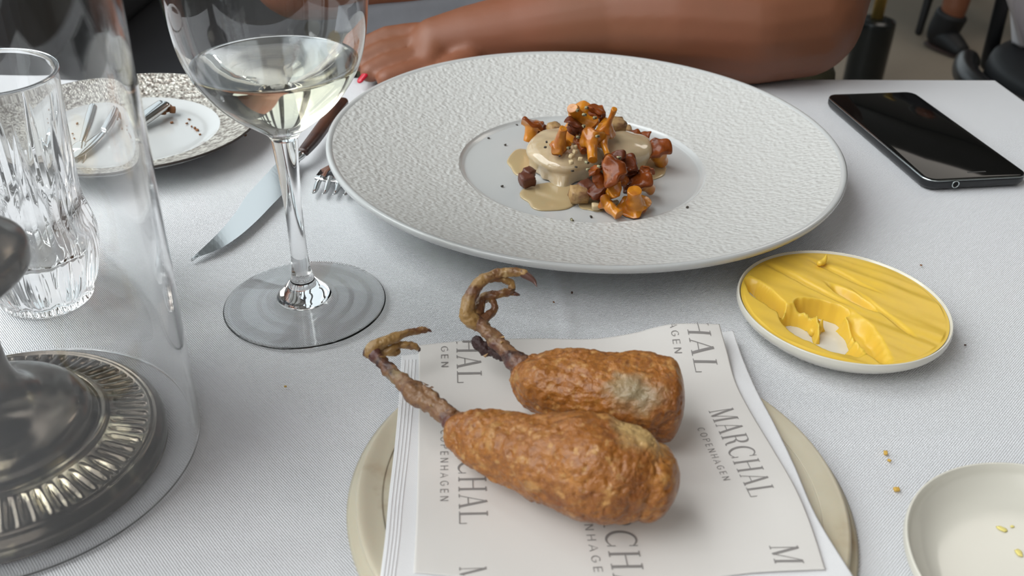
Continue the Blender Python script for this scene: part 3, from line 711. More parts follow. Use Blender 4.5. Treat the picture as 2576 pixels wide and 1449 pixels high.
def glyph(ch_, serf):
    o = []
    if serf:
        if ch_ == 'M':
            stroke([(.09, 0), (.09, 1)], TN, o); stroke([(.09, 1), (.42, .03)], TK, o); stroke([(.40, 0), (.74, 1)], TN, o); stroke([(.78, 0), (.78, 1)], TK, o)
            serif(0, .18, .017, o); serif(.66, .90, .017, o); serif(0, .14, .983, o); serif(.72, .90, .983, o); return o, .93
        if ch_ == 'A':
            stroke([(.08, 0), (.37, 1)], TN, o); stroke([(.36, 1), (.62, 0)], TK, o); stroke([(.18, .33), (.53, .33)], TN, o)
            serif(0, .17, .017, o); serif(.50, .74, .017, o); return o, .74
        if ch_ == 'R':
            stroke([(.12, 0), (.12, 1)], TK, o); pts = [(.12, .98)] + arc(.34, .75, .20, .23, 90, -90) + [(.12, .52)]
            stroke(pts, [TN] + [TN + (TK - TN) * math.sin(PI * i / 14) for i in range(15)] + [TN], o)
            stroke([(.32, .52), (.46, .40), (.50, .2), (.56, .04), (.68, .03)], [TN, TK, TK, TN * 1.5, TN], o)
            serif(0, .24, .017, o); serif(0, .15, .983, o); return o, .68
        if ch_ == 'C':
            pts = arc(.42, .5, .35, .49, 48, 312, 26)
            stroke(pts, [TN + (TK - TN) * abs(math.sin(PI * i / 26)) ** 1.3 for i in range(27)], o)
            stroke([(.68, 1.0), (.68, .72)], TN, o); stroke([(.68, .28), (.68, 0)], TN, o); return o, .78
        if ch_ == 'H':
            stroke([(.12, 0), (.12, 1)], TK, o); stroke([(.64, 0), (.64, 1)], TK, o); stroke([(.12, .52), (.64, .52)], TN, o)
            for x in (0, .52): serif(x, x + .24, .017, o); serif(x, x + .24, .983, o)
            return o, .78
        if ch_ == 'L':
            stroke([(.12, 0), (.12, 1)], TK, o); serif(0, .24, .983, o); serif(0, .58, .017, o); stroke([(.58, 0), (.58, .26)], TN, o); return o, .62
    w_ = .085
    if ch_ == 'C': stroke(arc(.34, .5, .27, .47, 50, 310, 16), w_, o); return o, .60
    if ch_ == 'O': stroke(arc(.33, .5, .28, .47, 0, 360, 20), w_, o); return o, .66
    if ch_ == 'P': stroke([(.08, 0), (.08, 1)], w_, o); stroke([(.08, .96)] + arc(.30, .73, .20, .23, 90, -90, 8) + [(.08, .5)], w_, o); return o, .54
    if ch_ == 'E': stroke([(.08, 0), (.08, 1)], w_, o); [stroke([(.08, y), (.46, y)], w_, o) for y in (.04, .5, .96)]; return o, .50
    if ch_ == 'N': stroke([(.08, 0), (.08, 1)], w_, o); stroke([(.08, 1), (.52, 0)], w_, o); stroke([(.52, 0), (.52, 1)], w_, o); return o, .60
    if ch_ == 'H': stroke([(.08, 0), (.08, 1)], w_, o); stroke([(.52, 0), (.52, 1)], w_, o); stroke([(.08, .5), (.52, .5)], w_, o); return o, .60
    if ch_ == 'A': stroke([(.02, 0), (.29, 1), (.56, 0)], w_, o); stroke([(.12, .33), (.46, .33)], w_, o); return o, .58
    if ch_ == 'G': stroke(arc(.34, .5, .27, .47, 50, 330, 16) + [(.58, .46), (.38, .46)], w_, o); return o, .62
    return o, .5
def word(text, serf, p0, p1, hpx, gap):
    """text runs from photo point p0 to p1 (baseline), letters hpx high, drawn flat on the paper"""
    polys, x = [], 0
    for c in text:
        g, wd = glyph(c, serf)
        if c != ' ': polys += [[Vector((q.x + x, q.y)) for q in poly] for poly in g]
        x += wd + gap
    x -= gap
    A, B = px(p0[0], p0[1], .011), px(p1[0], p1[1], .011)
    for _ in range(3): A, B = px(p0[0], p0[1], z_pap(A)), px(p1[0], p1[1], z_pap(B))
    d = (B - A); d.z = 0; L = d.length; d.normalize(); nrm = Vector((-d.y, d.x, 0))     # text 'up' is to the left of its direction
    hgt = hpx * mpp((A + B) / 2)
    return polys, A, d, nrm, L / x, hgt
sheet_out = (pap_t, pap_b, pap_l, pap_r)
poly_out = []
for c_, rev in ((pap_t, 0), (pap_r, 0), (pap_b, 1), (pap_l, 1)):
    poly_out += [c_[len(c_) - 1 - i] if rev else c_[i] for i in range(len(c_))]
outline = [px(u, v, .0105) for u, v in poly_out]
for _ in range(4): outline = [px(u, v, z_pap(o_)) for (u, v), o_ in zip(poly_out, outline)]
cx_ = sum(o_.x for o_ in outline) / len(outline); cy_ = sum(o_.y for o_ in outline) / len(outline)
def inside(x, y):
    c = False; n = len(outline)
    for i in range(n):
        a, b = outline[i], outline[i - 1]
        if (a.y > y) != (b.y > y) and x < (b.x - a.x) * (y - a.y) / (b.y - a.y) + a.x: c = not c
    return c
def put(text, serf, p0, p1, hpx, gap):
    polys, A, d, nrm, sx, hgt = word(text, serf, p0, p1, hpx, gap)
    vs, fs = [], []
    for poly in polys:
        # subdivide long strips so they follow the paper
        a, b, c, e = poly; ln = max((b - a).length * sx, .0001); n = max(1, int(ln / .0015))
        for i in range(n):
            q = [a.lerp(b, i / n), a.lerp(b, (i + 1) / n), e.lerp(c, (i + 1) / n), e.lerp(c, i / n)]
            pts = [A + d * (v.x * sx) + nrm * (v.y * hgt) for v in q]
            if not all(inside(p.x, p.y) for p in pts): continue
            k2 = len(vs)
            for p in pts: vs.append((p.x, p.y, z_pap(p) + .00022))
            fs.append((k2, k2 + 1, k2 + 2, k2 + 3))
    if vs:
        o = obj('printed_word', vs, fs, M_print, pap, smooth=False, up=True)
# left column, right column, middle column
put('MARCHAL', True, (1145, 715), (1150, 965), 58, .12)
put('COPENHAGEN', False, (1107, 745), (1110, 925), 17, .30)
put('MARCHAL', True, (1150, 1045), (1155, 1320), 68, .12)
put('COPENHAGEN', False, (1108, 1082), (1107, 1262), 20, .34)
put('MARCHAL', True, (1155, 1428), (1158, 1720), 72, .12)
put('MARCHAL', True, (1678, 690), (1750, 938), 56, .12)
put('COPENHAGEN', False, (1655, 742), (1697, 890), 18, .30)
put('MARCHAL', True, (1782, 1035), (1888, 1252), 66, .12)
put('COPENHAGEN', False, (1753, 1078), (1820, 1210), 18, .34)
put('M', True, (1934, 1374), (1950, 1420), 74, .12)
put('MARCHAL', True, (1490, 1190), (1560, 1540), 78, .12)
put('COPENHAGEN', False, (1450, 1225), (1500, 1470), 22, .34)

# ------------------------------------------------------------------ fried quail legs
PZ = .0112
b1 = [(1160, 1086, .026, 52), (1212, 1102, .027, 80), (1300, 1132, .029, 98), (1390, 1152, .032, 115), (1475, 1168, .034, 134), (1540, 1184, .034, 137), (1592, 1199, .033, 124), (1630, 1211, .032, 102)]
ps = [px(a, b, c) for a, b, c, d in b1]
q1 = thing('battered_quail_leg', 'front fried battered bird leg on the paper, foot curled over the left edge', 'food', (ps[2].x, ps[2].y, PZ))
def L1(u, v, z): return tuple(px(u, v, z) - q1.location)
mb1 = batter_mat('golden_batter', [(L1(1600, 1110, .045), .006, .012, (0.56, 0.36, 0.14)), (L1(1470, 1185, .052), .001, .006, (0.34, 0.20, 0.12)), (L1(1450, 1275, .025), .003, .009, (0.30, 0.13, 0.05))])
o = obj('batter_coating', *ptube(b1, seg=200, per=26, capn=20, pit=.0006, amp=.0015, freq=62, zmin=PZ, flat=.92, seed=2, blunt=.75, n_exp=2.15), mb1, q1)
b2 = [(1326, 938, .027, 56), (1372, 958, .028, 84), (1450, 974, .029, 96), (1550, 988, .030, 104), (1630, 1000, .030, 108), (1680, 1004, .030, 106)]
ps = [px(a, b, c) for a, b, c, d in b2]
q2 = thing('battered_quail_leg', 'rear fried battered bird leg with open grey end and raised clawed foot', 'food', (ps[2].x, ps[2].y, PZ))
def L2(u, v, z): return tuple(px(u, v, z) - q2.location)
mb2 = batter_mat('golden_batter_open', [(L2(1600, 975, .049), .010, .017, (0.30, 0.225, 0.125)), (L2(1560, 945, .050), .004, .010, (0.36, 0.26, 0.13)), (L2(1640, 950, .049), .001, .0055, (0.10, 0.045, 0.03)), (L2(1590, 1045, .042), .0005, .004, (0.08, 0.03, 0.02))])
obj('batter_coating', *ptube(b2, seg=190, per=26, capn=18, pit=.0006, amp=.0016, freq=75, zmin=PZ, flat=.90, n_exp=2.5, blunt=.38, seed=9), mb2, q2)
def toe(spec, claw, q, seed, m=None, name='toe'):
    o = obj(name, *ptube(spec, seg=18, per=5, amp=.0006, freq=420, seed=seed), m or M_toe, q)
    if claw: obj('claw', *ptube(claw, seg=12, per=4, capn=2), M_claw, o)
    return o
def stick(spec, q, seed, m=M_shank, name='shank'):
    return obj(name, *ptube(spec, seg=26, per=8, amp=.0010, freq=330, seed=seed), m, q)
stick([(1165, 1078, .028, 30), (1140, 1060, .028, 29), (1100, 1027, .029, 23), (1062, 1003, .030, 25), (1040, 986, .031, 28), (1012, 961, .031, 20), (978, 929, .032, 17), (950, 900, .033, 16), (932, 884, .033, 18)], q1, 1)
stick([(1135, 1038, .031, 13), (1108, 1012, .032, 11), (1078, 988, .033, 13), (1066, 975, .034, 6)], q1, 4, M_shank, 'tendon')
toe([(932, 886, .034, 17), (940, 872, .036, 15), (962, 862, .037, 14), (990, 850, .038, 12), (1028, 836, .037, 9), (1058, 831, .036, 8), (1072, 830, .036, 6)], [(1070, 830, .036, 5), (1079, 831, .0355, 4), (1085, 834, .035, 1.5)], q1, 2)
toe([(932, 888, .032, 15), (958, 886, .032, 12), (985, 878, .033, 12), (1002, 869, .033, 9), (1022, 868, .033, 10), (1042, 870, .032, 9), (1049, 874, .031, 7)], [(1048, 874, .031, 6), (1054, 879, .030, 5), (1053, 884, .029, 2)], q1, 5)
toe([(955, 872, .033, 12), (975, 886, .032, 9), (996, 888, .031, 8), (1001, 882, .031, 5)], None, q1, 6)
# rear leg
stick([(1312, 922, .030, 30), (1296, 908, .031, 28), (1275, 886, .032, 20), (1248, 858, .034, 21), (1226, 834, .036, 18), (1208, 818, .037, 17), (1194, 806, .038, 22)], q2, 11)
stick([(1262, 893, .029, 16), (1238, 882, .028, 15), (1220, 876, .028, 16), (1206, 866, .029, 15), (1200, 856, .030, 12)], q2, 12, mat('charred_bone_end', (0.05, 0.022, 0.02), 0.5, bump=[('n', 400, 1, .0015)]), 'bone_stub')
toe([(1190, 808, .038, 22), (1174, 790, .041, 20), (1178, 762, .045, 18), (1190, 734, .049, 17), (1206, 711, .052, 15), (1230, 696, .054, 14), (1262, 687, .055, 12), (1298, 684, .056, 11), (1318, 689, .056, 11)], [(1316, 688, .056, 11), (1332, 698, .055, 9), (1344, 708, .054, 5.5), (1350, 720, .053, 1.5)], q2, 13)
toe([(1196, 800, .038, 17), (1206, 770, .041, 14), (1218, 750, .043, 13), (1242, 743, .044, 12), (1262, 737, .045, 10), (1282, 735, .045, 10), (1290, 737, .045, 7)], [(1288, 736, .045, 6), (1298, 740, .045, 5), (1306, 742, .044, 2.5)], q2, 14)
toe([(1202, 812, .037, 14), (1222, 800, .038, 12), (1238, 786, .039, 10), (1243, 770, .041, 9), (1240, 757, .042, 9)], None, q2, 15)
toe([(1235, 700, .053, 10), (1262, 703, .052, 9), (1283, 710, .050, 9), (1288, 724, .048, 9), (1284, 733, .046, 8)], None, q2, 16)
def collar(q, m, c, r, n, seed):
    rnd = random.Random(seed); vs, fs = [], []
    for i in range(n):
        a = 2 * PI * i / n; C0 = px(*c); mp_ = mpp(C0)
        p = C0 + Vector((math.sin(a) * r * mp_ * .45, math.cos(a) * r * mp_ * .6, math.sin(a) * r * mp_ * .8))
        s_ = rnd.uniform(.0012, .0024); v, f = tube([p, p + Vector((rnd.uniform(-1, -.2), rnd.uniform(-.3, .8), rnd.uniform(-.3, .6))) * s_], [s_ * .75, s_ * .3], seg=8, per=3, capn=2, amp=.0004, freq=500)
        k0 = len(vs); vs += v; fs += [tuple(j + k0 for j in g_) for g_ in f]
    o = obj('crust_edge', vs, fs, m, q); o['kind'] = 'stuff'
collar(q1, mb1, (1152, 1082, .027), 44, 30, 1); collar(q2, mb2, (1316, 932, .029), 42, 28, 2)
# skin flakes on the shanks
def flake(u, v, z, s, q, seed):
    p = px(u, v, z); rnd = random.Random(seed); vs = [p + Vector((rnd.uniform(-1, 1), rnd.uniform(-.6, .6), rnd.uniform(-.6, 1))) * s for _ in range(4)]
    obj('skin_flake', vs, [(0, 1, 2), (0, 1, 3), (1, 2, 3), (0, 2, 3)], M_toe, q, smooth=False)
for i, (u, v, z) in enumerate([(1084, 976, .036), (1090, 984, .036), (1070, 968, .036), (1088, 1022, .033), (955, 893, .036), (962, 903, .035), (1040, 965, .036)]): flake(u, v, z, .0016, q1, i)
for i, (u, v, z) in enumerate([(1222, 836, .040), (1264, 862, .036), (1290, 880, .034), (1221, 896, .028), (1262, 850, .037)]): flake(u, v, z, .0014, q2, 20 + i)

# ------------------------------------------------------------------ phone
def rrect(w_, l, r, n=8):
    pts = []
    for cx, cy, a0 in ((w_ / 2 - r, l / 2 - r, 0), (-w_ / 2 + r, l / 2 - r, 90), (-w_ / 2 + r, -l / 2 + r, 180), (w_ / 2 - r, -l / 2 + r, 270)):
        pts += [(cx + r * math.cos(math.radians(a0 + 90 * i / n)), cy + r * math.sin(math.radians(a0 + 90 * i / n))) for i in range(n + 1)]
    return pts
A, B, C1, D1 = px(2066, 236, .008), px(2305, 229, .008), px(2583, 435, .008), px(2345, 463, .008)
ctr = (A + B + C1 + D1) / 4; axl = ((A + B) / 2 - (C1 + D1) / 2); PL = axl.length * .995; ang = math.atan2(-axl.x, axl.y)
PW = ((B - A).length + (C1 - D1).length) / 2 * .97
def prism(levels, r, c, ang_):
    vs, fs = [], []; M2 = Matrix.Rotation(ang_, 3, 'Z'); n = None
    for ins, z in levels:
        ring = rrect(PW - 2 * ins, PL - 2 * ins, max(r - ins, .001)); n = len(ring)
        for x, y in ring:
            p = M2 @ Vector((x, y, 0)); vs.append((c.x + p.x, c.y + p.y, z))
    for i in range(len(levels) - 1):
        for k2 in range(n): fs.append((i * n + k2, i * n + (k2 + 1) % n, (i + 1) * n + (k2 + 1) % n, (i + 1) * n + k2))
    fs.append(tuple(range(n))); fs.append(tuple((len(levels) - 1) * n + k2 for k2 in range(n)))
    return vs, fs
ph = thing('smartphone', 'black smartphone lying face up at the far right of the table', 'phone', (ctr.x, ctr.y, 0))
obj('case_body', *prism([(.004, .0003), (.0015, .001), (.0002, .003), (.0, .0055), (.0003, .0068), (.0009, .0075)], .009, ctr, ang), M_phone, ph)
obj('metal_edge', *prism([(.00015, .0068), (.0002, .0072), (.0011, .0077)], .009, ctr, ang), M_dark_metal, ph, label='thin bright chamfered metal edge')
obj('screen', *prism([(.0009, .0074), (.0010, .0079), (.0016, .0081)], .0082, ctr, ang), M_screen, ph)
MP = Matrix.Rotation(ang, 3, 'Z')
def phl(x, y, z): p = MP @ Vector((x, y, 0)); return Vector((ctr.x + p.x, ctr.y + p.y, z))
vs = []; fs = []
jc = phl(-PW / 2 + .0205, -PL / 2 - .0001, .0045)
dirn = MP @ Vector((0, -1, 0)); sx_ = MP @ Vector((1, 0, 0))
def ring_disc(c, r0, r1, out, n=24):
    vs, fs = [], []
    for r, o_ in ((r0, out), (r1, out), (r1, 0), (r0, 0)):
        for k2 in range(n):
            a = 2 * PI * k2 / n; vs.append(c + sx_ * r * math.cos(a) + Vector((0, 0, r * math.sin(a))) + dirn * o_)
    for i in range(4):
        for k2 in range(n): fs.append((i * n + k2, i * n + (k2 + 1) % n, ((i + 1) % 4) * n + (k2 + 1) % n, ((i + 1) % 4) * n + k2))
    return vs, fs
obj('headphone_jack', *ring_disc(jc, .0019, .0026, .0003), M_dark_metal, ph)
hv = [jc + sx_ * .0019 * math.cos(a) + Vector((0, 0, .0019 * math.sin(a))) + dirn * .0002 for a in [2 * PI * i / 20 for i in range(20)]]
obj('jack_hole', hv, [tuple(range(20))], M_hole, ph, smooth=False)
obj('earpiece', *box(phl(.003, -PL / 2 + .0085, .00812), (.013, .0012, .0002), rz=ang), mat('grey_mesh', (.05, .05, .05), .6), ph, smooth=False)

# ------------------------------------------------------------------ steak knife and fork by the plate
def flatpoly(up, lo, m, name, parent, th, zf):
    """blade between two photo-space edges (upper/lower, same count)"""
    vs, fs = [], []; n = len(up)
    for (a, b), (c, d) in zip(up, lo):
        z = zf(a); p, q = px(a, b, z + th), px(c, d, z + th * .9); mid = (p + q) / 2
        vs += [(p.x, p.y, p.z), tuple(mid), (q.x, q.y, q.z), (mid.x, mid.y, mid.z - th)]
    for i in range(n - 1):
        for k2 in range(4): fs.append((i * 4 + k2, i * 4 + (k2 + 1) % 4, (i + 1) * 4 + (k2 + 1) % 4, (i + 1) * 4 + k2))
    fs.append((0, 1, 2, 3)); fs.append(tuple((n - 1) * 4 + k2 for k2 in range(4)))
    return obj(name, vs, fs, m, parent, smooth=False)
def dens(c, n=6): return smooth_prof(c, n)
kn = thing('steak_knife', 'steak knife with curved steel blade and dark wooden handle left of the big plate', 'knife', tuple(px(650, 500, 0)))
up = dens([(482, 650), (545, 590), (590, 538), (618, 495), (640, 470), (668, 440), (700, 408), (745, 388)])
lo = dens([(480, 653), (548, 628), (600, 595), (645, 556), (680, 520), (712, 486), (735, 450), (755, 405)])
flatpoly(up, lo, M_steel, 'blade', kn, .0016, lambda u: .0008 + max(0, (u - 480)) / 275 * .0035)
obj('bolster', *ptube([(742, 402, .0075, 9), (754, 392, .008, 13), (764, 380, .0085, 12)], seg=16, flat=.8), M_steel, kn)
obj('handle', *ptube([(763, 382, .0095, 14), (790, 350, .0095, 17), (825, 302, .010, 17), (852, 268, .0105, 17), (861, 257, .0105, 16)], seg=24, flat=.8, n_exp=2.8, blunt=.5), M_wood, kn)
fk = thing('dinner_fork', 'steel fork lying with its tines showing beneath the left edge of the big plate', 'fork', tuple(px(825, 480, 0)))
n0 = px(842, 440, .0075); t0_ = px(826, 492, .0030); fd = (t0_ - n0); fd.z = 0; fl = fd.length; fd.normalize(); fn = Vector((-fd.y, fd.x, 0))
hd = (n0 - fd * .10 + Vector((.03, 0, 0)))
def zc(s): return .0062 - .0045 * math.sin(min(max(s, 0), 1) * PI * .75) + .001 * s
for k2 in range(4):
    off = (k2 - 1.5) * .0064
    pts = [n0 + fd * (fl * s) + fn * off * (1 if s > .1 else .9) + Vector((0, 0, zc(s) - n0.z)) for s in (0.05, .3, .55, .8, 1.0)]
    obj('tine', *tube(pts, [.0020, .0019, .0017, .0014, .0008], seg=10, per=4, flat=.6), M_steel, fk)
hv, hf = [], []
secs = [(-.035, .0022), (-.026, .0030), (-.017, .0062), (-.008, .0108), (.0, .0116), (.004, .0116)]
for s, w_ in secs:
    c0 = n0 + fd * s; z = .0062 + (0 if s > -.02 else (-.02 - s) * .05)
    for a, h in ((-1, .0), (-.5, -.0012), (0, -.0018), (.5, -.0012), (1, 0)): hv.append(c0 + fn * w_ * a + Vector((0, 0, z + h - n0.z)))
for i in range(len(secs) - 1):
    for k2 in range(4): hf.append((i * 5 + k2, i * 5 + k2 + 1, (i + 1) * 5 + k2 + 1, (i + 1) * 5 + k2))
ho = obj('fork_head', hv, hf, M_steel, fk); md = ho.modifiers.new('t', 'SOLIDIFY'); md.thickness = .0014; md.offset = 0
nn_ = n0 - fd * .030
obj('handle', *tube([nn_ + Vector((0, 0, .0063 - n0.z)), n0 - fd * .05 + Vector((.002, 0, .0050 - n0.z)), n0 - fd * .085 + Vector((.004, 0, .0035 - n0.z)), n0 - fd * .12 + Vector((.006, 0, .0033 - n0.z))], [.0026, .0028, .0040, .0048], seg=14, flat=.5), M_steel, fk)

# ------------------------------------------------------------------ speckled plate at the left with cutlery
p2 = (-0.2545, 0.5890); Rp = .0825
t2 = thing('speckled_plate', 'small used plate with hammered speckled silver rim and white well, back left', 'plate', (*p2, 0))
obj('rim', *lathe(smooth_prof([(.0555, .0090), (.060, .0098), (.070, .0130), (.078, .0162), (.0815, .0174)], 6), p2, 200), M_hammer, t2, label='hammered speckled silver rim')
obj('edge', *lathe([(.0815, .0174), (.0826, .0172), (.0824, .0162)], p2, 160), M_rimline, t2, label='thin dark rim line')
obj('body', *lathe([(.0824, .0162), (.075, .0120), (.060, .0060), (.048, .0025), (.045, .0006), (.041, .0006), (.0, .0020)], p2, 120), M_plate, t2)
obj('well', *lathe(smooth_prof([(0, .0058), (.035, .0058), (.048, .0064), (.0555, .0090)], 5), p2, 120), M_plate, t2, label='glossy white well')
f2 = thing('dessert_fork', 'small silver fork resting on the speckled plate, seen through the glass cylinder', 'fork', tuple(px(262, 330, .010)))
fa, fb = px(300, 262, .0165), px(235, 372, .0085)
fd2 = (fb - fa).normalized(); fn2 = Vector((-fd2.y, fd2.x, 0)).normalized()
obj('handle', *tube([fa, fa.lerp(fb, .3), fa.lerp(fb, .65), fa.lerp(fb, .8)], [.0048, .0045, .0030, .0022], seg=14, flat=.55), M_steel, f2)
obj('fork_head', *tube([fa.lerp(fb, .78), fa.lerp(fb, .86), fa.lerp(fb, .98)], [.0025, .006, .0075], seg=14, flat=.22, blunt=.2), M_steel, f2)
for k2 in range(4):
    o_ = fn2 * (k2 - 1.5) * .0040
    obj('tine', *tube([fa.lerp(fb, .98) + o_, fa.lerp(fb, 1.15) + o_ + Vector((0, 0, -.0012)), fa.lerp(fb, 1.32) + o_ + Vector((0, 0, -.001))], [.0012, .0011, .0006], seg=8, flat=.7), M_steel, f2)
k2_ = thing('butter_knife', 'silver knife lying across the speckled plate with food stuck at its end', 'knife', tuple(px(372, 285, .011)))
ka, kb = px(412, 262, .0145), px(335, 318, .0105)
obj('handle', *tube([ka, ka.lerp(kb, .5), kb], [.0052, .0056, .0046], seg=18, flat=.5, n_exp=3, blunt=.3), M_steel, k2_)
kc = kb + (kb - ka).normalized() * .045; kc.z = .0085
obj('blade', *tube([kb, kb.lerp(kc, .3), kb.lerp(kc, .8), kc], [.0030, .0052, .0050, .002], seg=14, flat=.2), M_steel, k2_)
k3 = 0
for u, v, s, m in [(420, 272, .0062, M_brcrumb), (434, 276, .0050, M_brcrumb), (408, 282, .0045, M_brcrumb)]:
    k3 += 1; p = px(u, v, .0105); chunk(p, (s, s * .8, s * .7), k3, 200 + k3, m, name='food_scrap', label='brown scrap of food at the end of the knife on the speckled plate', cat='food', group='brown scraps by the knife on the speckled plate')
for u, v in [(470, 310), (482, 318), (496, 327), (503, 338), (490, 322), (476, 300), (222, 328), (240, 302), (226, 340), (432, 308)]:
    k3 += 1; p = px(u, v, .0066); s = random.uniform(.0014, .0026); chunk(p, (s, s * .7, s * .5), k3, 210 + k3, M_brcrumb, name='crumb', label='reddish brown crumb on the white well of the speckled plate', cat='crumb', group='crumbs on the speckled plate')
for u, v, s, m, lb in [(1439, 736, .0014, M_fcrumb, 'dark crumb on the cloth between the big plate and the paper'), (2317, 667, .0012, M_brcrumb, 'brown crumb on the cloth behind the butter dish'), (2428, 868, .0010, M_fcrumb, 'dark crumb on the cloth right of the butter dish'),
                   (2228, 1139, .0020, M_crumb, 'pale yellow crumb on the cloth above the nearly empty dish'), (2237, 1158, .0015, M_crumb, 'small yellow crumb just below the pale one'), (2256, 1231, .0024, M_crumb, 'larger orange crumb on the cloth left of the nearly empty dish'),
                   (617, 340, .0018, M_brcrumb, 'brown crumb on the cloth right of the speckled plate'), (1393, 760, .0010, M_brcrumb, 'tiny reddish crumb on the cloth above the paper'), (718, 972, .0011, M_crumb, 'pale crumb on the cloth left of the front bird leg')]:
    k3 += 1; p = px(u, v, .0006); chunk(p, (s, s * .75, s * .5), k3, 260 + k3, m, name='crumb', label=lb, cat='crumb')

# ------------------------------------------------------------------ wine glass (one optical skin split into bowl, stem, foot)
gc = (-0.1035, 0.402); wt = thing('wine_glass', 'large stemmed wine glass half full of white wine', 'glass', (*gc, 0))
outer = smooth_prof([(0.0061, .0900), (.0085, .0935), (.0150, .0985), (.0230, .1050), (.0300, .1130), (.0358, .1225), (.0395, .1335), (.0418, .1480), (.0425, .1620), (.0418, .178), (.0395, .196), (.0370, .214)], 6)
inner = smooth_prof([(.0364, .214), (.0389, .196), (.0411, .178), (.0418, .1620), (.0411, .1480), (.0388, .1338), (.0351, .1230), (.0292, .1137), (.0222, .1060), (.0140, .1000), (.0070, .0975), (.0003, .0968)], 6)
stem_p = smooth_prof([(0.0061, .0900), (.0054, .080), (.0048, .070), (.0042, .055), (.0040, .040), (.0042, .028), (.0048, .020), (.0060, .0145)], 6)
foot_p = smooth_prof([(.0060, .0145), (.0088, .0112), (.0120, .0080), (.0130, .0066), (.0150, .0054), (.024, .0036), (.034, .0021), (.0390, .0015), (.0401, .0010), (.0398, .0004), (.0380, .0002), (.030, .0005), (.015, .0016), (.0003, .0022)], 6)
obj('bowl', *lathe(outer + inner + [(0, .0968)], gc, 144), M_glass, wt, raw=True)
obj('stem', *lathe(stem_p[::-1], gc, 144), M_glass, wt, raw=True)
obj('foot', *lathe((foot_p + [(0, .0022)])[::-1], gc, 144), M_glass, wt, raw=True)
wt.rotation_euler = (0, math.radians(-1.3), 0)
wl_z = .1258
wp = [(0.0003, .0966), (.0072, .0973), (.0143, .0997), (.0225, .1057), (.0296, .1135)]
wp = smooth_prof(wp + [(.0356, .1232), (.0362, wl_z)], 6) + [(.0350, wl_z - .0004), (.0330, wl_z - .0005), (.02, wl_z - .0005), (.0003, wl_z - .0005)]
wn = thing('wine_serving', 'pale yellow white wine filling the lower half of the wine glass', 'wine', (*gc, 0))
obj('liquid', *lathe([(0, .0966)] + wp + [(0, wl_z - .0005)], gc, 144), M_wine, wn, raw=True); wn.rotation_euler = wt.rotation_euler

# ------------------------------------------------------------------ cut crystal tumbler
tc_ = (-0.2320, 0.4035)
prof = smooth_prof([(.0003, .0012), (.012, .0010), (.0215, .0006), (.0235, .0022), (.0245, .0060), (.0295, .0150), (.0322, .0250), (.0326, .0350), (.0305, .0440), (.0280, .0550), (.0284, .075), (.0292, .095), (.0306, .1150), (.0312, .1163)], 6)
n_out = len(prof)
prof += smooth_prof([(.0300, .1164), (.0288, .1150), (.0270, .095), (.0252, .075), (.0238, .055), (.0225, .040), (.0215, .030), (.0150, .0260), (.0003, .0255)], 5)
def cut(i, r, z, a):
    if i < n_out and .002 < z < .098:
        if z < .040:                      # scalloped petals round the foot
            w1 = abs(math.cos(a * 5)) ; r -= .0030 * (1 - w1) * math.sin(PI * (z - .002) / .038) + .0005 * abs(math.sin(a * 20))
        else:                             # fan of long wedge cuts
            f = min(1, (z - .040) / .01) * min(1, (.098 - z) / .05 + .0) 
            ph_ = abs(((a * 15 / PI) % 1) - .5) * 2
            lim = .098 - .035 * abs(math.cos(a * 5))
            if z < lim: r -= .0019 * (1 - ph_) * min(1, (lim - z) / .012) * min(1, (z - .038) / .006)
    return r, z
tu = obj('crystal_tumbler', *lathe([(0, .0012)] + prof + [(0, .0255)], tc_, 360, cut), M_crystal, loc=(*tc_, 0), raw=True)
tag(tu, 'empty cut crystal tumbler with long wedge cuts and scalloped foot, behind the candlestick', 'glass')

# ------------------------------------------------------------------ candlestick and its glass cylinder
cc = (-0.2000, 0.2870)
cs = thing('candlestick', 'tarnished silver candlestick with fluted round base inside the glass cylinder', 'candlestick', (*cc, 0))
obj('base_rim', *lathe(smooth_prof([(.0003, .0006), (.055, .0006), (.0600, .0008), (.0610, .0030), (.0606, .0060), (.0585, .0085), (.0575, .0092), (.0565, .0088), (.0555, .0098), (.0545, .0094)], 4), cc, 160, cap0=True), M_silver, cs)
def flute(i, r, z, a):
    f = max(0, min(1, min((r - .041) / .003, (.0545 - r) / .0015)))
    return r, z - .0023 * f * (1 - abs(math.sin(a * 29)) ** .6)
obj('fluted_band', *lathe([(.0545, .0094), (.0540, .0096), (.0525, .0098), (.049, .0105), (.045, .0115), (.0425, .0122), (.041, .0126), (.0405, .0128)], cc, 1160, flute), M_silver, cs, label='ring of radial flutes')
obj('dome', *lathe(smooth_prof([(.0405, .0128), (.0395, .0150), (.0375, .0152), (.0365, .0140), (.0358, .0150), (.0345, .0195), (.0310, .0235), (.0250, .0265), (.0180, .0290), (.0125, .0345), (.0098, .0420), (.0090, .0510)], 5), cc, 128), M_silver, cs)
obj('stem', *lathe(smooth_prof([(.0090, .0510), (.0095, .062), (.0120, .071), (.0188, .0775), (.0262, .0850), (.0278, .0900), (.0268, .0950), (.0215, .0995), (.0120, .1060), (.0085, .120), (.0080, .150), (.0095, .175), (.0150, .190), (.0190, .196), (.0190, .199), (.0110, .200), (.0105, .230), (.0150, .232), (.0148, .235), (.0003, .235)], 5), cc, 96), M_silver, cs)
ca = thing('candle', 'cream candle standing in the candlestick beyond the left edge', 'candle', (*cc, .235))
obj('wax', *lathe([(.0105, .2352), (.0105, .330), (.0090, .333), (.0003, .331)], cc, 40, cap0=True), M_wax, ca)
obj('wick', *tube([Vector((*cc, .331)), Vector((*cc, .340))], [.0006, .0005], seg=8), M_hole, ca)
hc = (-0.1970, 0.2880)
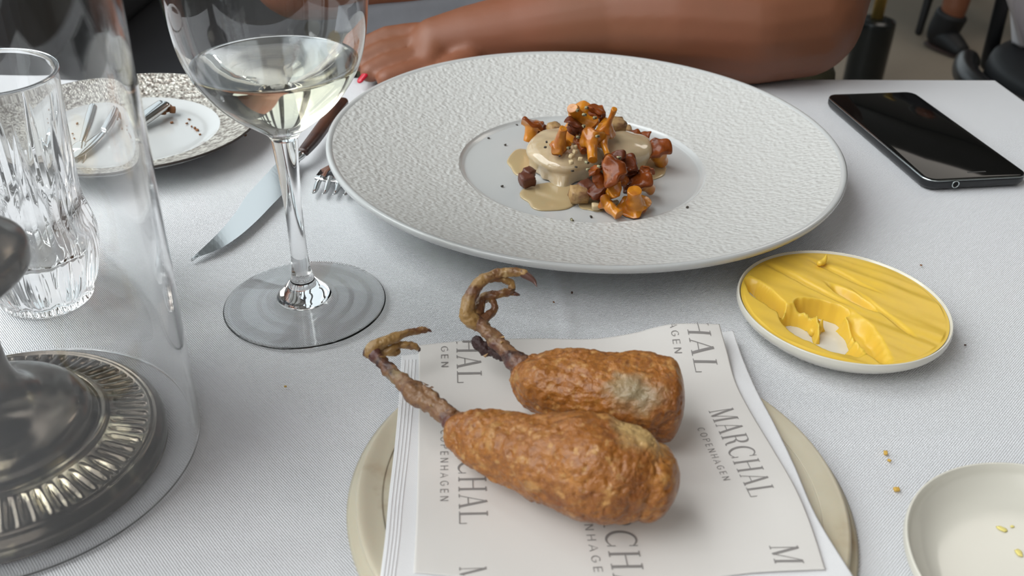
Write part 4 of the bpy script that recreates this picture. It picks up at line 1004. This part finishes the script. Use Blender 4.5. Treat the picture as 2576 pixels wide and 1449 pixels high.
hu = obj('hurricane_glass', *lathe([(.0706, .0006), (.0712, .0012), (.0712, .0022), (.0712, .005), (.0712, .12), (.0712, .355), (.0712, .359), (.0712, .36), (.0708, .3612), (.0690, .3612), (.0686, .36), (.0686, .359), (.0686, .355), (.0686, .12), (.0686, .005), (.0686, .0022), (.0686, .0012), (.0692, .0006), (.0706, .0006)], hc, 256), M_glass, loc=(*hc, 0), raw=True)
tag(hu, 'tall clear glass cylinder standing around the silver candlestick', 'glass')

# ------------------------------------------------------------------ chairs
def tub_chair(c, label):
    t = thing('tub_armchair', label, 'chair', (c[0], c[1], FZ))
    obj('seat', *tube([Vector((c[0], c[1] - .16, FZ + .42)), Vector((c[0], c[1] + .14, FZ + .42))], [.205, .205], seg=28, flat=.25, n_exp=3, blunt=.3), M_velvet, t)
    pts = []
    vs, fs = [], []; n = 28
    for i in range(n + 1):
        a = math.radians(-20 + 220 * i / n); hgt = .20 + .16 * max(0, math.sin(a)) ** 2
        for r, z in ((.225, .40), (.262, .40), (.280, .44 + hgt), (.250, .47 + hgt), (.225, .44 + hgt)):
            vs.append((c[0] + r * math.cos(a), c[1] + r * math.sin(a), FZ + z))
    for i in range(n):
        for k2 in range(5): fs.append((i * 5 + k2, i * 5 + (k2 + 1) % 5, (i + 1) * 5 + (k2 + 1) % 5, (i + 1) * 5 + k2))
    fs.append((0, 1, 2, 3, 4)); fs.append(tuple(n * 5 + k2 for k2 in range(5)))
    obj('backrest', vs, fs, M_velvet, t)
    for a, b in ((-.18, -.18), (.18, -.18), (-.18, .18), (.18, .18)):
        obj('leg', *tube([Vector((c[0] + a, c[1] + b, FZ + .37)), Vector((c[0] + a * 1.15, c[1] + b * 1.15, FZ + .010))], [.016, .010], seg=12), M_chair, t)
    return t
tub_chair((.085, 1.12), 'olive velvet tub armchair in which the diner across the table sits')

def wood_chair(c, rz, label, name='dining_chair', legs=None):
    t = thing(name, label, 'chair', (c[0], c[1], FZ)); Mz = Matrix.Rotation(rz, 3, 'Z'); c3 = Vector((c[0], c[1], FZ))
    def P3(x, y, z): return c3 + Mz @ Vector((x, y, z))
    vs, fs = tube([P3(0, -.18, .45), P3(0, .18, .45)], [.22, .21], seg=28, flat=.12, n_exp=3.5, blunt=.25); obj('seat', vs, fs, M_chair, t)
    for a in (-1, 1):
        obj('leg', *tube([P3(a * .17, -.17, .42), P3(a * .21, -.21, .012)], [.021, .013], seg=12), M_chair, t)
        obj('leg', *tube([P3(a * .17, .17, .42), P3(a * .21, .24, .012)], [.021, .013], seg=12), M_chair, t)
        obj('back_post', *tube([P3(a * .17, .19, .45), P3(a * .19, .24, .82)], [.016, .013], seg=12), M_chair, t)
    obj('backrest', *tube([P3(-.19, .24, .76), P3(0, .28, .78), P3(.19, .24, .76)], [.05, .055, .05], seg=16, flat=.9), M_chair, t)
    return t
L1_, L2_, L3_ = px(2297, 92, FZ), px(2257, 28, FZ), px(2480, 48, FZ)
wood_chair((1.56, 3.55), .12, 'black wooden dining chair behind the black boot, legs showing')
wood_chair((1.86, 3.50), .3, 'black wooden dining chair at the far right behind the round seat') if False else None

# glossy black round chair beside the table corner
def round_chair(c, label):
    t = thing('round_chair', label, 'chair', (c[0], c[1], FZ))
    obj('seat', *lathe(smooth_prof([(.002, FZ + .40), (.19, FZ + .40), (.215, FZ + .42), (.218, FZ + .45), (.20, FZ + .475), (.10, FZ + .485), (.002, FZ + .485)], 5), c, 72, cap0=True, cap1=True), M_boot, t)
    pts = [Vector((c[0] + .25 * math.cos(a), c[1] + .25 * math.sin(a), FZ + .44 + .0 * a)) for a in [math.radians(150 + 250 * i / 24) for i in range(25)]]
    obj('rail', *tube(pts, [.022] * 25, seg=14, per=2), M_black, t)
    pts = [Vector((c[0] + .275 * math.cos(a), c[1] + .275 * math.sin(a), FZ + .395)) for a in [math.radians(160 + 230 * i / 24) for i in range(25)]]
    obj('rail', *tube(pts, [.014] * 25, seg=14, per=2), M_black, t)
    for k2 in range(4):
        a = math.radians(45 + 90 * k2); d = Vector((math.cos(a), math.sin(a), 0))
        obj('leg', *tube([Vector((*c, FZ + .41)) + d * .17, Vector((*c, FZ + .012)) + d * .21], [.018, .013], seg=12), M_black, t)
    for a in (100, 62):
        d = Vector((math.cos(math.radians(a + 30)), math.sin(math.radians(a + 30)), 0))
        obj('back_post', *tube([Vector((*c, FZ + .42)) + d * .235, Vector((*c, FZ + .84)) + d * .26], [.014, .012], seg=12), M_black, t)
    return t
rc_ = px(2830, 200, FZ + .46); round_chair((rc_.x, rc_.y), 'glossy black round-seated chair beside the far right corner of the table')

# white flowered cloth hanging at the right edge
def hanging():
    ctr = px(2745, 10, -.16); vs, fs = [], []; NX, NY = 26, 20
    for j in range(NY + 1):
        for i in range(NX + 1):
            s, q = i / NX - .5, j / NY
            x = ctr.x + s * .34 * (1 - .55 * q); y = ctr.y + .05 * math.sin(s * 14) + .06 * q
            z = .03 - .15 * q * (1 - .9 * s * s)
            vs.append((x, y, ctr.z + z))
    for j in range(NY):
        for i in range(NX): a = j * (NX + 1) + i; fs.append((a, a + 1, a + NX + 2, a + NX + 1))
    o = obj('draped_cloth', vs, fs, mat('white_flowered_fabric', (.75, .72, .74), .9, spots=[(14, .62, .70, (.45, .18, .2), 'n')]), loc=tuple(ctr))
    md = o.modifiers.new('t', 'SOLIDIFY'); md.thickness = .004
    tag(o, 'white cloth with faint pink flowers draped on the round chair, right edge', 'cloth')
hanging()

# marble stanchion base with brass pole
mb = px(2196, 190, FZ + .10); mt = px(2222, 60, FZ + .10)
mc = px(2188, 122, -.62); mc = (mc.x, mc.y)
pl = thing('barrier_post', 'brass post rising from a black marble cylinder base on the floor', 'post', (*mc, FZ))
obj('base', *lathe(smooth_prof([(.002, FZ + .001), (.052, FZ + .001), (.056, FZ + .006), (.056, FZ + .185), (.050, FZ + .203), (.036, FZ + .210), (.002, FZ + .210)], 4), mc, 48, cap0=True, cap1=True), M_marble, pl)
obj('pole', *lathe([(.0165, FZ + .205), (.0165, .30), (.026, .31), (.030, .33), (.022, .352), (.002, .358)], mc, 28, cap0=True), M_brass, pl)

# dark bench along the window
bn = thing('window_bench', 'long dark upholstered bench along the glazed wall at the back left', 'bench', (-.62, 2.9, FZ))
obj('plinth', *box((-.62, 2.9, FZ + .16), (.34, 3.1, .315)), M_black, bn, smooth=False)
for i in range(4):
    y_ = 1.72 + i * .78
    bev(obj('seat_cushion', *box((-.61, y_, FZ + .385), (.38, .76, .13)), M_trouser, bn, smooth=False), .03, 4)
    bev(obj('back_cushion', *box((-.745, y_, FZ + .63), (.10, .74, .35)), M_trouser, bn, smooth=False), .04, 4)

# ------------------------------------------------------------------ people
def skinned(name, nodes, edges, root, m, parent, label=None, vox=.0026, it=4):
    """one continuous surface: tapered limbs along the edges, fused by a voxel remesh and smoothed"""
    base = root_loc(parent); vs, fs = [], []
    for a, b in edges:
        (pa, ra), (pb, rb) = nodes[a], nodes[b]
        fa = ra if isinstance(ra, tuple) else (ra, ra); fb = rb if isinstance(rb, tuple) else (rb, rb)
        pa, pb = Vector(pa), Vector(pb)
        if (pb - pa).length < 1e-4: continue
        fl = (fa[1] / fa[0] + fb[1] / fb[0]) / 2 if abs((pb - pa).normalized().z) > .7 else 1.0
        r0, r1 = (fa[0], fb[0]) if fl != 1.0 else (sum(fa) / 2, sum(fb) / 2)
        v, f = tube([pa, pb], [r0, r1], seg=20, per=4, capn=6, flat=fl)
        k0 = len(vs); vs += [q - base for q in v]; fs += [tuple(q + k0 for q in g_) for g_ in f]
    me = bpy.data.meshes.new(name); me.from_pydata([tuple(v) for v in vs], [], fs); me.update()
    bm = bmesh.new(); bm.from_mesh(me); bmesh.ops.recalc_face_normals(bm, faces=bm.faces); bm.to_mesh(me); bm.free()
    o = bpy.data.objects.new(name, me); C.objects.link(o); o.parent = parent
    r_ = o.modifiers.new('r', 'REMESH'); r_.mode = 'VOXEL'; r_.voxel_size = vox
    z_ = o.modifiers.new('z', 'SMOOTH'); z_.factor = .5; z_.iterations = it
    dg = bpy.context.evaluated_depsgraph_get(); ev = o.evaluated_get(dg); nm = bpy.data.meshes.new_from_object(ev)
    o.modifiers.clear(); o.data = nm
    for p in nm.polygons: p.use_smooth = True
    nm.materials.clear(); nm.materials.append(m)
    if label: o['label'] = label
    return o
def chain(nodes, edges, start, pts, pre):
    prev = start
    for i, (p, r) in enumerate(pts):
        k = '%s%d' % (pre, i); nodes[k] = (p, r)
        if prev: edges.append((prev, k))
        prev = k
    return prev

def diner():
    T = thing('person', 'person in a dark navy top with bare arms folded on the far table edge', 'person', (.055, 1.08, FZ))
    N, E = {}, []
    N['pelvis'] = ((.055, 1.12, -.24), (.15, .11)); N['waist'] = ((.055, 1.12, -.10), (.13, .10)); N['chest'] = ((.055, 1.09, .10), (.145, .11)); N['upper'] = ((.055, 1.06, .24), (.13, .095))
    N['neck'] = ((.055, 1.05, .36), .055); N['head0'] = ((.055, 1.03, .43), .065); N['head1'] = ((.055, 1.02, .50), (.078, .09)); N['head2'] = ((.055, 1.03, .57), (.07, .085))
    E += [('pelvis', 'waist'), ('waist', 'chest'), ('chest', 'upper'), ('upper', 'neck'), ('neck', 'head0'), ('head0', 'head1'), ('head1', 'head2')]
    # left arm of the picture's right side: shoulder, elbow on the table, forearm across, hand at left
    e1_, w1_ = px(2040, 110, .052), px(1120, 92, .038)
    chain(N, E, 'upper', [((.19, 1.03, .27), .060), ((.226, .96, .205), .052), ((.236, .885, .140), .050), ((.240, .812, .080), .049), ((.222, .768, .0480), .049),
                          ((.180, .756, .0430), .0470), ((.12, .760, .0440), .0460), ((.07, .763, .0415), .0405), ((.035, .759, .0370), .0360), ((-.005, .753, .0310), .0300), ((-.040, .747, .0265), .0255), ((-.066, .742, .0225), .0215)], 'a')
    # far arm: elbow at left, forearm tucked behind
    chain(N, E, 'upper', [((-.08, 1.03, .27), .060), ((-.160, .98, .19), .052), ((-.200, .93, .13), .048), ((-.215, .885, .078), .047), ((-.195, .855, .050), .047), ((-.13, .855, .047), .042), ((-.05, .862, .042), .036), ((.03, .872, .036), .030), ((.09, .878, .034), (.022, .03)), ((.12, .880, .032), (.014, .028))], 'b')
    # legs under the table
    for s in (-1, 1):
        chain(N, E, 'pelvis', [((.055 + s * .10, 1.09, -.245), .082), ((.055 + s * .11, .98, -.24), .068), ((.055 + s * .12, .868, -.245), .055), ((.055 + s * .12, .875, -.45), .046), ((.055 + s * .12, .90, -.665), .036), ((.055 + s * .12, .86, -.705), .030), ((.055 + s * .12, .80, -.715), .022)], 'l%d' % s)
    # hand of the near arm: four fingers and thumb, curled over the table edge
    tips = [((-.082, .752, .0270), (-.106, .748, .0250), (-.124, .741, .0185), (-.128, .733, .0105)),
            ((-.084, .738, .0215), (-.108, .731, .0185), (-.124, .723, .0125)),
            ((-.080, .724, .0165), (-.102, .716, .0140), (-.115, .709, .0095)),
            ((-.072, .712, .0125), (-.090, .703, .0105), (-.101, .698, .0085))]
    for f, pts in enumerate(tips):
        chain(N, E, 'a11', [(p, (.0096, .0088, .0080, .0070)[i]) for i, p in enumerate(pts)], 'f%d' % f)
    chain(N, E, 'a10', [((-.040, .724, .0160), .0120), ((-.052, .711, .0130), .0108), ((-.063, .701, .0105), .0090)], 't')
    # far hand
    for f in range(4):
        chain(N, E, 'b9', [((.138, .862 + f * .013, .036 - f * .004), .0085), ((.156, .860 + f * .013, .030 - f * .004), .0075)], 'g%d' % f)
    chain(N, E, 'b8', [((.105, .850, .030), .010), ((.122, .842, .028), .008)], 'u')
    body = skinned('body', N, E, 'pelvis', M_skin, T)
    # top: own surface over the torso with short sleeves
    n2, e2 = {}, []
    chain(n2, e2, None, [((.055, 1.125, -.27), (.185, .14)), ((.055, 1.12, -.10), (.155, .125)), ((.055, 1.09, .10), (.168, .135)), ((.055, 1.065, .24), (.150, .115)), ((.055, 1.055, .315), (.075, .07))], 's')
    chain(n2, e2, 's3', [((.19, 1.03, .275), .074), ((.250, .975, .215), .064)], 'r')
    chain(n2, e2, 's3', [((-.08, 1.03, .275), .074), ((-.142, .985, .205), .064)], 'q')
    skinned('knit_top', n2, e2, 's0', M_navy, T, label='dark navy short-sleeved top', vox=.006)
    skinned('trousers', *(lambda: (dict(p=((.055, 1.11, -.25), (.17, .13)), a=((.155, 1.09, -.245), .094), b=((.165, .98, -.24), .080), c=((.175, .872, -.245), .066), d=((.175, .86, -.45), .056), e=((.175, .90, -.62), .048),
            f=((-.045, 1.09, -.245), .094), g=((-.055, .98, -.24), .080), h=((-.065, .872, -.245), .066), i=((-.065, .86, -.45), .056), j=((-.065, .90, -.62), .048)),
            [('p', 'a'), ('a', 'b'), ('b', 'c'), ('c', 'd'), ('d', 'e'), ('p', 'f'), ('f', 'g'), ('g', 'h'), ('h', 'i'), ('i', 'j')]))(), 'p', M_trouser, T, vox=.006)
    # face
    obj('hair', *tube([Vector((.055, 1.085, .40)), Vector((.055, 1.085, .50)), Vector((.055, 1.06, .60))], [.085, .098, .078], seg=24, per=6, amp=.004, freq=30), M_hair, T)
    for s in (-1, 1):
        e = obj('eye', *tube([Vector((.055 + s * .031, .948, .507)), Vector((.055 + s * .031, .944, .507))], [.011, .010], seg=14), M_eye, T)
        obj('iris', *tube([Vector((.055 + s * .031, .936, .506)), Vector((.055 + s * .031, .935, .506))], [.004, .004], seg=10), M_iris, e)
        obj('ear', *tube([Vector((.055 + s * .083, 1.03, .485)), Vector((.055 + s * .088, 1.035, .515))], [.010, .014], seg=10), M_skin, T)
    obj('nose', *tube([Vector((.055, .945, .505)), Vector((.055, .928, .480)), Vector((.055, .935, .470))], [.008, .012, .011], seg=12), M_skin, T)
    obj('mouth', *tube([Vector((.032, .946, .448)), Vector((.055, .936, .447)), Vector((.078, .946, .448))], [.004, .007, .004], seg=10, flat=.8), M_lips, T)
    # red nails on the near hand
    for p in ((-.1300, .7265, .0120), (-.1275, .7165, .0120), (-.1180, .7030, .0095)):
        v = Vector(p); obj('nail', *tube([v, v + Vector((-.003, -.0035, -.003))], [.0030, .0028], seg=10, flat=.5), M_nail, T)
    return T
diner()
# grey-white napkin on the lap / between the arms
def lap():
    vs, fs = [], []; NX, NY = 30, 20; c = Vector((-.055, .822, .015))
    for j in range(NY + 1):
        for i in range(NX + 1):
            s, q = i / NX, j / NY
            x = -.150 + .15 * s; y = .79 + .055 * q
            z = .012 + .030 * q + .018 * s + .006 * noise.noise(Vector((s * 4, q * 4, 1)))
            vs.append((x, y, z))
    for j in range(NY):
        for i in range(NX): a = j * (NX + 1) + i; fs.append((a, a + 1, a + NX + 2, a + NX + 1))
    o = obj('cloth_napkin', vs, fs, M_greycloth, loc=(-.08, .82, .01)); md = o.modifiers.new('t', 'SOLIDIFY'); md.thickness = .003
    tag(o, 'crumpled grey-white napkin tucked between the diner\'s folded arms', 'napkin')
lap()

def guest():
    an = px(2402, 18, -.60); hl = px(2352, 100, FZ + .02); to = px(2412, 128, FZ + .02)
    T = thing('person', 'seated guest far behind at the right, bare ankle above a black boot', 'person', (an.x, an.y + .5, FZ))
    N, E = {}, []; k = Vector((an.x + .03, an.y + .06, -.25))
    hip = Vector((1.56, 3.62, -.20))
    N['pelvis'] = (hip, (.14, .11)); N['waist'] = (hip + Vector((0, .03, .17)), (.13, .10)); N['chest'] = (hip + Vector((0, .03, .38)), (.15, .11)); N['upper'] = (hip + Vector((0, .02, .50)), (.13, .09))
    N['neck'] = (hip + Vector((0, 0, .62)), .055); N['head0'] = (hip + Vector((0, -.02, .69)), .065); N['head1'] = (hip + Vector((0, -.03, .76)), (.078, .09)); N['head2'] = (hip + Vector((0, -.02, .83)), (.07, .085))
    E += [('pelvis', 'waist'), ('waist', 'chest'), ('chest', 'upper'), ('upper', 'neck'), ('neck', 'head0'), ('head0', 'head1'), ('head1', 'head2')]
    chain(N, E, 'pelvis', [(hip + Vector((-.09, -.08, -.01)), .085), ((hip + k) / 2 + Vector((0, 0, .03)), .075), (k, .056), (k.lerp(an, .45), .054), (an, .040), (Vector((an.x - .005, an.y + .005, -.68)), .034), (to.lerp(hl, .5), .026), (to, .022)], 'l')
    chain(N, E, 'pelvis', [(hip + Vector((.09, -.08, -.01)), .085), (hip + Vector((.16, -.25, 0)), .075), (hip + Vector((.2, -.40, -.02)), .056), (hip + Vector((.2, -.36, -.25)), .05), (hip + Vector((.2, -.30, -.47)), .034), (hip + Vector((.2, -.38, -.51)), .024)], 'm')
    for s in (-1, 1):
        chain(N, E, 'upper', [(hip + Vector((s * .17, .02, .50)), .055), (hip + Vector((s * .23, -.02, .33)), .045), (hip + Vector((s * .24, -.08, .20)), .038), (hip + Vector((s * .2, -.22, .15)), .033), (hip + Vector((s * .16, -.33, .13)), .026), (hip + Vector((s * .13, -.40, .13)), (.018, .03))], 'h%d' % s)
        for f in range(4): chain(N, E, 'h%d5' % s, [(hip + Vector((s * .13 + (f - 1.5) * .016, -.445, .128)), .009), (hip + Vector((s * .13 + (f - 1.5) * .017, -.475, .115)), .008)], 'f%d%d' % (s, f))
        chain(N, E, 'h%d5' % s, [(hip + Vector((s * .08, -.40, .12)), .011), (hip + Vector((s * .06, -.43, .115)), .009)], 't%d' % s)
    skinned('body', N, E, 'pelvis', M_skin, T, vox=.005)
    n2, e2 = {}, []
    chain(n2, e2, None, [(hip + Vector((0, .01, -.02)), (.18, .14)), (hip + Vector((0, .03, .17)), (.155, .12)), (hip + Vector((0, .03, .38)), (.17, .13)), (hip + Vector((0, .02, .50)), (.15, .11)), (hip + Vector((0, .01, .58)), (.075, .07))], 's')
    for s in (-1, 1): chain(n2, e2, 's3', [(hip + Vector((s * .17, .02, .50)), .066), (hip + Vector((s * .22, -.01, .37)), .056)], 'v%d' % s)
    chain(n2, e2, 's0', [(hip + Vector((-.09, -.08, -.01)), .10), ((hip + k) / 2 + Vector((0, 0, .03)), .09), (k, .072)], 'w')
    chain(n2, e2, 's0', [(hip + Vector((.09, -.08, -.01)), .10), (hip + Vector((.16, -.25, 0)), .09), (hip + Vector((.2, -.40, -.02)), .07)], 'x')
    skinned('dark_clothes', n2, e2, 's0', M_trouser, T, vox=.007)
    obj('hair', *tube([hip + Vector((0, .03, .68)), hip + Vector((0, .03, .77)), hip + Vector((0, 0, .86))], [.08, .095, .075], seg=24, per=6, amp=.004, freq=30), M_hair, T)
    for s in (-1, 1):
        obj('eye', *tube([hip + Vector((s * .03, -.105, .765)), hip + Vector((s * .03, -.109, .765))], [.010, .009], seg=12), M_eye, T)
    obj('nose', *tube([hip + Vector((0, -.115, .76)), hip + Vector((0, -.132, .735))], [.008, .012], seg=12), M_skin, T)
    obj('mouth', *tube([hip + Vector((-.02, -.108, .705)), hip + Vector((0, -.118, .704)), hip + Vector((.02, -.108, .705))], [.004, .006, .004], seg=10), M_lips, T)
    # boot
    top = Vector((an.x - .002, an.y + .002, -.625)); mid = Vector((an.x - .012, an.y + .012, -.68))
    v1 = tube([top, mid, hl + Vector((.008, -.012, .030))], [.052, .050, .047], seg=22, per=6, blunt=.25, zmin=FZ + .012)
    v2 = tube([hl + Vector((.006, -.010, .022)), hl.lerp(to, .5) + Vector((0, 0, .020)), to + Vector((0, 0, .004))], [.043, .043, .033], seg=22, per=6, flat=.8, zmin=FZ + .012, blunt=.9)
    bt = obj('boot', *merge(v1, v2), M_boot, T)
    obj('sole', *tube([hl + Vector((.004, -.008, -.012)), hl.lerp(to, .5) + Vector((0, 0, -.012)), to + Vector((0, 0, -.012))], [.043, .041, .033], seg=20, per=4, flat=.18, blunt=.9), mat('brown_sole', (.04, .02, .015), .6), bt)
guest()
